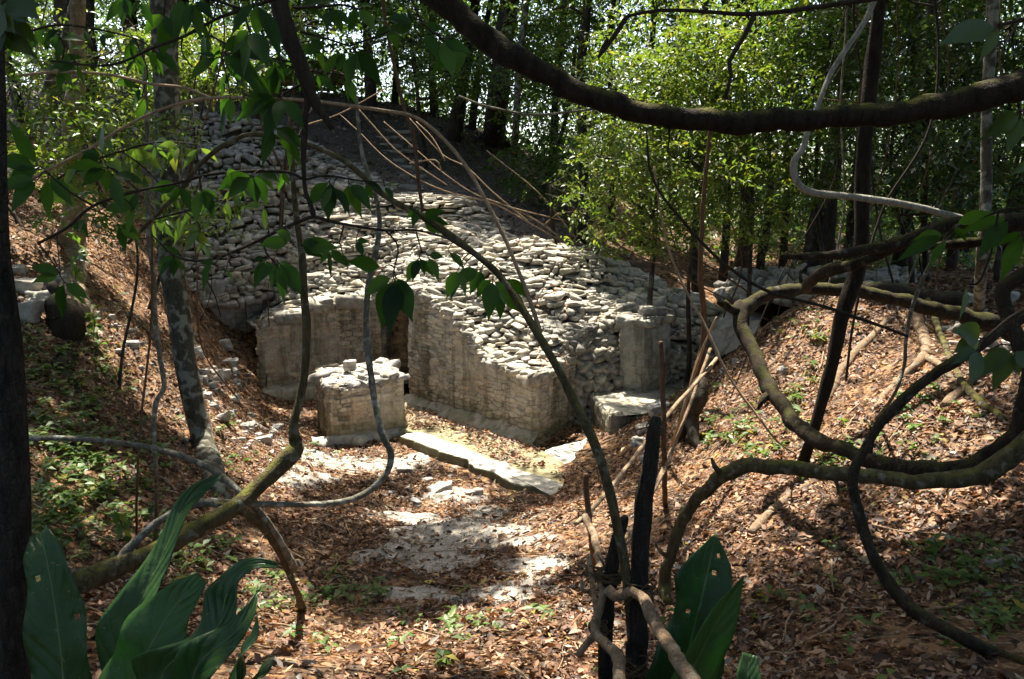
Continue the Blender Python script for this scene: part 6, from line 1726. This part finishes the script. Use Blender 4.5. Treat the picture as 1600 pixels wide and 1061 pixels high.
# ================================================================== ROCKS
def ruin_ok(c):
    return not (15 < c[1] < 22 and -5.6 < c[0] < 3)
ROCKS = [  # px, py, width px, flatness, label, sunk
    (38, 452, 66, .55, 'long grey boulder topmost of the pile at the left edge'), (62, 470, 44, .8, 'rounded pale boulder at the right of the pile at the left edge'), (36, 492, 62, .7, 'big angular boulder at the bottom of the pile at the left edge'),
    (88, 440, 34, .6, 'small boulder tucked behind the pile at the left edge'), (20, 425, 40, .6, 'grey boulder half hidden behind the long one at the left edge'),
    (305, 552, 24, .8, 'grey stone beside the lichen tree near the top of the bank edge'), (318, 582, 20, .7, 'small square stone below the grey one at the bank edge'), (350, 540, 26, .8, 'rough stone on the earth bank near the doorway wall'),
    (338, 592, 30, .9, 'rough block sticking out of the earth bank left of the back wall'), (362, 570, 26, .8, 'dark stone high on the earth bank next to the back wall'), (320, 620, 22, .6, 'pale flat stone on the bank edge at the foot of the lichen tree'), (345, 656, 34, .6, 'broad pale stone on the bank edge right of the lichen tree'),
    (385, 668, 30, .55, 'flat pale stone lower on the bank edge'), (410, 690, 34, .5, 'large flat stone near the end of the slanting log'), (432, 668, 22, .5, 'small stone in front of the back wall corner'), (365, 625, 18, .6, 'knobbly stone halfway down the earth bank'),
    (636, 738, 34, .6, 'smooth rounded stone on the path beside the swinging vine'), (668, 752, 20, .6, 'small pale stone next to the rounded one on the path'), (690, 766, 38, .5, 'blocky light grey stone on the path'), (738, 772, 30, .5, 'flat white stone right of the blocky one on the path'),
    (722, 950, 16, .5, 'small bluish stone alone on the lower path'), (885, 824, 12, .7, 'small white pebble near the first stick of the fence'), (915, 920, 16, .5, 'pale chip of stone by the fence lashing'),
    (1030, 642, 42, .7, 'warm lit block at the lower right end of the stone bench'), (1008, 672, 36, .6, 'pale lumpy stone below the warm lit block'), (1000, 690, 26, .6, 'small mossy stone below the lumpy one by the bench'),
    (1160, 510, 20, .6, 'pale stone at the corner of the thick vine loop'), (1225, 578, 26, .5, 'grey flat stone on the shaded side of the right bank'),
    (1500, 512, 42, .5, 'large white slab stone at the top right of the bank'), (1535, 540, 46, .5, 'largest white boulder below the slab at the right of the bank'), (1475, 515, 26, .5, 'small white stone left of the slab at the right of the bank'),
    (1578, 545, 40, .5, 'white boulder at the right edge half hidden by dark leaves'), (1560, 515, 32, .5, 'grey boulder behind the largest white one'), (1510, 470, 44, .55, 'dim grey boulder under the grey sapling'), (1575, 468, 48, .55, 'dim grey boulder at the right edge behind the vine'), (1550, 580, 34, .5, 'white stone lowest of the group at the right edge'),
    (1555, 882, 36, .6, 'grey stone in the shaded litter at lower right'), (1475, 830, 18, .5, 'small pale stone in the litter near the crooked vine'), (1490, 710, 24, .4, 'small lit stone below the thick vine loop'),
    (172, 496, 16, .6, 'small pale stone on the leafy left bank'), (187, 550, 18, .6, 'pale pointed stone in the middle of the left bank'), (205, 540, 26, .6, 'dark rough stone beside the pale pointed one on the left bank'), (287, 688, 16, .4, 'flat white chip on the bank under the lichen tree'), (612, 872, 18, .4, 'flat pinkish stone lying in the path litter'),
]
for k, (px, py, w, fl, lab) in enumerate(ROCKS):
    r = np.random.default_rng(1200 + k)
    c = G(px, py)
    s = w * c[1] / F / 2 * 1.15
    sv, sf = stone_shape(2000 + k, CUBE6, .72, .34, 6)
    th = r.uniform(0, 3.1)
    v = sv * np.array([s, s * r.uniform(.6, .9), s * fl])
    x = v[:, 0] * np.cos(th * .3) - v[:, 1] * np.sin(th * .3)
    yv = v[:, 0] * np.sin(th * .3) + v[:, 1] * np.cos(th * .3)
    mb = MB()
    mb.add(np.stack([x, yv, v[:, 2] + x * r.normal(0, .15)], -1) + c + [0, 0, s * fl * .05], sf)
    tag(mb.build('rock', M_rock if k % 4 else M_stone_grey, loc=c), lab, 'rock', 'loose limestone rocks')

r = np.random.default_rng(4100)
mb = MB()
for (px, py, sx_, sy_, k) in [(330, 600, 26, 40, 60), (365, 600, 18, 30, 50), (400, 670, 40, 26, 60), (300, 540, 14, 26, 24), (450, 720, 40, 30, 40), (190, 520, 50, 50, 20), (1130, 560, 30, 30, 20), (1010, 690, 26, 20, 26), (1530, 545, 50, 36, 40), (60, 490, 34, 40, 30), (660, 770, 60, 40, 18)]:
    for j in range(k):
        c = G(px + r.normal(0, sx_ * .6), py + r.normal(0, sy_ * .6))
        if not ruin_ok(c): continue
        w_ = .05 * np.exp(r.normal(0, .55))
        sv, sf = STONES_HI[r.integers(8)]
        th = r.uniform(0, 6.28)
        q = sv * np.array([w_, w_ * .8, w_ * .6])
        mb.add(np.stack([q[:, 0] * np.cos(th) - q[:, 1] * np.sin(th), q[:, 0] * np.sin(th) + q[:, 1] * np.cos(th), q[:, 2]], -1) + c, sf)
tag(mb.build('rubble', M_rock, smooth=False), 'small limestone rubble strewn along the edges of the banks', 'rubble', kind='stuff')

# ================================================================== HUT ON THE HILL
hp = P(478, 128, 38)
hut = empty('thatched_hut', hp, 'small open hut with a reddish brown roof just visible on the hill crest', 'hut')
mb = MB()
rf = np.array([[hp + [-1.9, -1.2, .1], hp + [1.9, -1.2, .1]], [hp + [-1.6, 0, 1.0], hp + [1.6, 0, 1.0]], [hp + [-1.9, 1.2, .1], hp + [1.9, 1.2, .1]]])
mb.grid(patch(rf, 20, 20)); 
M_roof = bark_mat('dry_thatch', (0.14, 0.06, 0.035), (0.3, 0.16, 0.1), None, .3, None, 6)
ro = mb.build('roof', M_roof, hut); sm = ro.modifiers.new('thickness', 'SOLIDIFY'); sm.thickness = .15
for dx in (-1.5, 1.5):
    mb = MB(); tube(mb, [hp + [dx, -.9, -3.5], hp + [dx, -.9, .15]], [.09, .08], 8, .3, .05, 1); mb.build('post', M_bark_far, hut)
mb = MB()
for k in range(4):
    tube(mb, [hp + [-1.5, -.9, -.9 + .22 * k], hp + [1.5, -.9, -.9 + .22 * k]], [.07, .07], 7, .4, .05, k)
mb.build('slat_rail', M_roof, hut)

# ================================================================== LITTER AND GROUND COVER
M_litter = None
def litter_mat():
    m, nt, out = mat_new('fallen_leaves')
    n = N(nt)
    c = n.ramp(n.island(), [(0, (0.035, 0.02, 0.013)), (.2, (0.075, 0.04, 0.024)), (.4, (0.145, 0.068, 0.035)), (.58, (0.25, 0.13, 0.07)), (.74, (0.36, 0.208, 0.115)), (.87, (0.47, 0.32, 0.205)), (.94, (0.14, 0.12, 0.105)), (.98, (0.36, 0.33, 0.28)), (1, (0.4, 0.32, 0.05))])
    c = n.mix(.5, c, n.ramp(n.noise(n.geo().outputs['Position'], 30, 3), [(.3, (.55, .55, .55)), (.7, (1.25, 1.25, 1.25))]), 'MULTIPLY')
    n.principled(out, c, .6, None, .35, (.2, n.mix(1, c, (1.3, 1.0, .6), 'MULTIPLY')))
    return m
M_litter = litter_mat()
r = np.random.default_rng(70)
def in_view(x, y, m=.12):
    return np.abs(x / np.maximum(y, .1)) < 0.645 + m
RUINX = [(A, B), (B, E)]
def ruin_free(x, y):
    """False under the ruin, the pier and the rubble mound"""
    f = np.ones(len(x), bool)
    dA = (x - A[0]) * (B[1] - A[1]) - (y - A[1]) * (B[0] - A[0])
    side_ref = (-6 - A[0]) * (B[1] - A[1]) - (10 - A[1]) * (B[0] - A[0])
    behind_wing = np.sign(dA) != np.sign(side_ref)
    right_lim = x < 4.0
    f &= ~(behind_wing & (y > 14.9) & (y < 22) & right_lim & (x > -4) & (y > 16.0 - 1.0 * (x < .9)))
    inp = ((x - p1[0]) * (p2 - p1)[0] + (y - p1[1]) * (p2 - p1)[1]) / np.dot(p2 - p1, p2 - p1)
    inq = ((x - p1[0]) * (p0 - p1)[0] + (y - p1[1]) * (p0 - p1)[1]) / np.dot(p0 - p1, p0 - p1)
    f &= ~((inp > 0) & (inp < 1) & (inq > 0) & (inq < 1))
    f &= ~((y > 19.2) & (y < 22.4) & (x > -8) & (x < 3))
    return f
bands = [(2.2, 5, 1250, 1.0), (5, 8, 1150, 1.0), (8, 12, 880, 1.02), (12, 17, 520, 1.15), (17, 21, 130, 1.3), (21, 34, 110, 1.6)]
LX, LY, LS = [], [], []
for y0, y1, dn, sc in bands:
    area = .5 * (y1 ** 2 - y0 ** 2) * 2 * .93
    n = int(area * dn * 1.25)
    y = np.sqrt(r.uniform(y0 ** 2, y1 ** 2, n))
    x = r.uniform(-.95, .95, n) * y
    LX.append(x); LY.append(y); LS.append(np.full(n, sc))
x, y, sc = map(np.concatenate, (LX, LY, LS))
rm_ = np.where((x > -6) & (x < 3) & (y > 5) & (y < 16), rock_mask(x, y), -1)
pkeep = np.where(rm_ > .28, .16, np.where(rm_ > .05, .5, 1.0)) * 1.0
court = ((x - A[0]) * (B[1] - A[1]) - (y - A[1]) * (B[0] - A[0]))
Lw = np.linalg.norm(B - A)
dist_w = np.abs(court) / Lw
strip = (dist_w < 1.35) & (x > -3) & (x < 1.6) & (y > 13)
pkeep = np.where(strip, np.clip(.15 + .85 * (n2(x, y, 1.6, 31, 3) > -.08), 0, 1) * np.where(dist_w < .3, .05, 1), pkeep)
slabp = PZ(905, 705, .1)
pkeep = np.where(np.hypot(x - slabp[0], y - slabp[1]) < .75, .06, pkeep)
kA, kB = PZ(640, 682, .16)[:2], PZ(870, 765, .16)[:2]
dk = np.abs((x - kA[0]) * (kB[1] - kA[1]) - (y - kA[1]) * (kB[0] - kA[0])) / np.linalg.norm(kB - kA)
pkeep = np.where((dk < .22) & (x > kA[0]) & (x < kB[0]), .05, pkeep)
thin = np.clip(.8 + 1.5 * n2(x, y, .7, 91, 4), .12, 1)
keep = ruin_free(x, y) & (r.random(len(x)) < pkeep * thin)
x, y, sc = x[keep], y[keep], sc[keep]
n = len(x)
gz = np.empty(n)
z = hz(x, y)
e = .12
gxn = (hz(x + e, y) - z) / e
gyn = (hz(x, y + e) - z) / e
nr = norm(np.stack([-gxn, -gyn, np.ones(n)], -1) + r.normal(0, .42, (n, 3)))
th = r.uniform(0, 6.283, n)
d = np.stack([np.cos(th), np.sin(th), np.zeros(n)], -1)
d = norm(d - nr * (d * nr).sum(-1, keepdims=True))
big = np.clip(np.exp(r.normal(0, .43, n)), .4, 2.6)
L = .057 * big * sc
z = z + np.where((dist_w[keep] < 1.35) & (x > -3) & (x < 1.6) & (y > 13), .09, 0)
base = np.stack([x, y, z + .008 + r.uniform(0, .03, n)], -1) - d * L[:, None] * .5
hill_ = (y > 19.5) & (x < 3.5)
mbh = MB()
fo, cu = r.uniform(-.1, .45, n), r.uniform(-.2, .28, n)
add_leaves(mbh, base[hill_], d[hill_], nr[hill_], L[hill_], (L * r.uniform(.3, .6, n))[hill_], fo[hill_], cu[hill_])
M_litter_dark = leaf_mat('grey_brown_leaves', [(0, (.035, .027, .02)), (.45, (.11, .08, .058)), (.8, (.2, .15, .11)), (1, (.36, .3, .24))], (1.2, 1, .7), .1, .7, .2)  # darker grey-brown leaf colours for the hillside
tag(mbh.build('hillside_litter', M_litter_dark, smooth=False), 'dark grey brown leaves over the hillside', 'leaf litter', kind='stuff')
mb = MB()
hs_ = ~hill_
add_leaves(mb, base[hs_], d[hs_], nr[hs_], L[hs_], (L * np.where(r.random(n) < .2, .2, r.uniform(.32, .62, n)))[hs_], fo[hs_], cu[hs_])
tag(mb.build('leaf_litter', M_litter, smooth=False), 'brown and tan fallen leaves covering the ground', 'leaf litter', kind='stuff')

# leaves lodged on the ruin's ledges
mb = MB()
g = patch(M0, 80, 60)
cs = []
for k in range(1500):
    i, j = r.integers(0, 59), r.integers(0, 79)
    p = g[i, j] + r.normal(0, .08, 3) * [1, 1, 0]
    if vnoise(p * 1.3 + 5, 7) > .2: cs.append(p + [0, 0, r.uniform(.02, .09)])
gT = patch(T0, 80, 60)
for k in range(1600):
    p = gT[r.integers(0, 59), r.integers(0, 79)]
    if vnoise(p * 1.1 + 9, 7) > .22: cs.append(p + [0, 0, r.uniform(.04, .12)])
cs = np.array(cs); n = len(cs)
add_leaves(mb, cs, norm(r.normal(size=(n, 3)) * [1, 1, .2]), norm(r.normal(0, .5, (n, 3)) + [0, 0, 1]), .11 * r.uniform(.6, 1.3, n), .05 * r.uniform(.6, 1.3, n), .2, .1)
tag(mb.build('leaves_on_ruin', M_litter, smooth=False), 'dry leaves lodged between the stones of the ruin', 'leaf litter', kind='stuff')

# twigs in the litter
mb = MB()
for k in range(420):
    yy = math.sqrt(r.uniform(9, 196)); xx = r.uniform(-.7, .7) * yy
    if not ruin_free(np.array([xx]), np.array([yy]))[0]: continue
    a = r.uniform(0, 6.28); l = r.uniform(.12, .55) * (1 + yy / 20)
    q = np.linspace(-.5, .5, 4) * l
    px_, py_ = xx + q * math.cos(a) + r.normal(0, .015, 4), yy + q * math.sin(a) + r.normal(0, .015, 4)
    tube(mb, np.stack([px_, py_, hz(px_, py_) + .03 + r.uniform(0, .02, 4)], -1), np.linspace(.008, .003, 4) * r.uniform(.6, 1.5), 5, .1, .05, k)
tag(mb.build('twigs', M_twig_tan), 'dry twigs scattered through the fallen leaves', 'twigs', kind='stuff')

# seedlings
mb = MB()
cl = []
for px, py, rx, ry, n_ in [(120, 600, 90, 60, 110), (110, 690, 90, 60, 110), (110, 800, 100, 60, 120), (200, 730, 70, 60, 60), (80, 870, 60, 50, 40), (480, 640, 60, 200, 14), (700, 260, 130, 60, 30), (850, 300, 70, 50, 20), (300, 880, 60, 40, 30), (560, 930, 70, 30, 22), (1150, 690, 70, 40, 50), (1230, 640, 50, 40, 26), (1300, 720, 60, 40, 18), (1400, 720, 60, 40, 14),
                       (1510, 900, 90, 40, 45), (1560, 960, 50, 30, 30), (1270, 520, 60, 30, 18), (1450, 640, 80, 50, 16), (700, 1000, 260, 60, 36), (1350, 950, 200, 80, 26), (170, 500, 60, 60, 18), (330, 720, 60, 60, 16), (600, 200, 100, 60, 14), (60, 560, 40, 40, 20), (420, 940, 60, 40, 24), (1080, 640, 40, 30, 14)]:
    for k in range(n_):
        cl.append(G(px + r.normal(0, rx * .6), py + r.normal(0, ry * .6)))
cl = np.array(cl)
cl = cl[ruin_free(cl[:, 0], cl[:, 1])]
for c in cl:
    k = r.integers(3, 8)
    h = r.uniform(.04, .16)
    a = r.uniform(0, 6.28) + np.arange(k) * 2.4
    dd = np.stack([np.cos(a), np.sin(a), r.uniform(-.1, .5, k)], -1)
    L = r.uniform(.06, .14) * (1 if c[1] > 7 else .8)
    add_leaves(mb, c + np.stack([r.normal(0, .015, k), r.normal(0, .015, k), h * r.uniform(.5, 1.1, k)], -1), dd, np.stack([r.normal(0, .3, k), r.normal(0, .3, k), np.ones(k)], -1), np.full(k, L) * r.uniform(.7, 1.2, k), np.full(k, L * .5), .15, .2)
tag(mb.build('seedlings', M_leaf_seed, smooth=False), 'green seedlings and yellowed leaves among the litter', 'ground cover', kind='stuff')

# ================================================================== CAMERA AND LIGHT
cam = bpy.data.cameras.new('camera')
co = bpy.data.objects.new('camera', cam)
COL.objects.link(co)
co.location = (0, 0, CAMZ)
co.rotation_euler = (math.radians(90) - PITCH, 0, 0)
cam.sensor_width = 36.0
cam.lens = F / 1600 * 36
cam.clip_start = 0.05
cam.clip_end = 1000
S.camera = co
sun = bpy.data.lights.new('sun', 'SUN')
sun.energy = 5.0
sun.angle = math.radians(0.55)
sun.color = (1.0, 0.93, 0.82)
so = bpy.data.objects.new('sun', sun)
COL.objects.link(so)
so.rotation_euler = Vector([float(-q) for q in TOSUN]).to_track_quat('-Z', 'Y').to_euler()
w = bpy.data.worlds.new('World')
S.world = w
w.use_nodes = True
nt = w.node_tree
bg = nt.nodes.get('Background') or nt.nodes.new('ShaderNodeBackground')
sk = nt.nodes.new('ShaderNodeTexSky')
sk.sky_type = 'NISHITA'
sk.sun_disc = False
sk.sun_elevation = SUN_EL
sk.sun_rotation = -SUN_AZ
sk.air_density = 1.0
sk.dust_density = 3.0
nt.links.new(sk.outputs[0], bg.inputs['Color'])
bg.inputs['Strength'].default_value = 0.15
S.view_settings.view_transform = 'Standard'
S.view_settings.look = 'None'
S.view_settings.gamma = 1
S.view_settings.exposure = 1.85
S.cycles.max_bounces = 6
S.cycles.diffuse_bounces = 4
S.cycles.transmission_bounces = 4
S.cycles.use_denoising = True
S.cycles.sample_clamp_indirect = 6.0
S.cycles.caustics_reflective = False
S.cycles.caustics_refractive = False
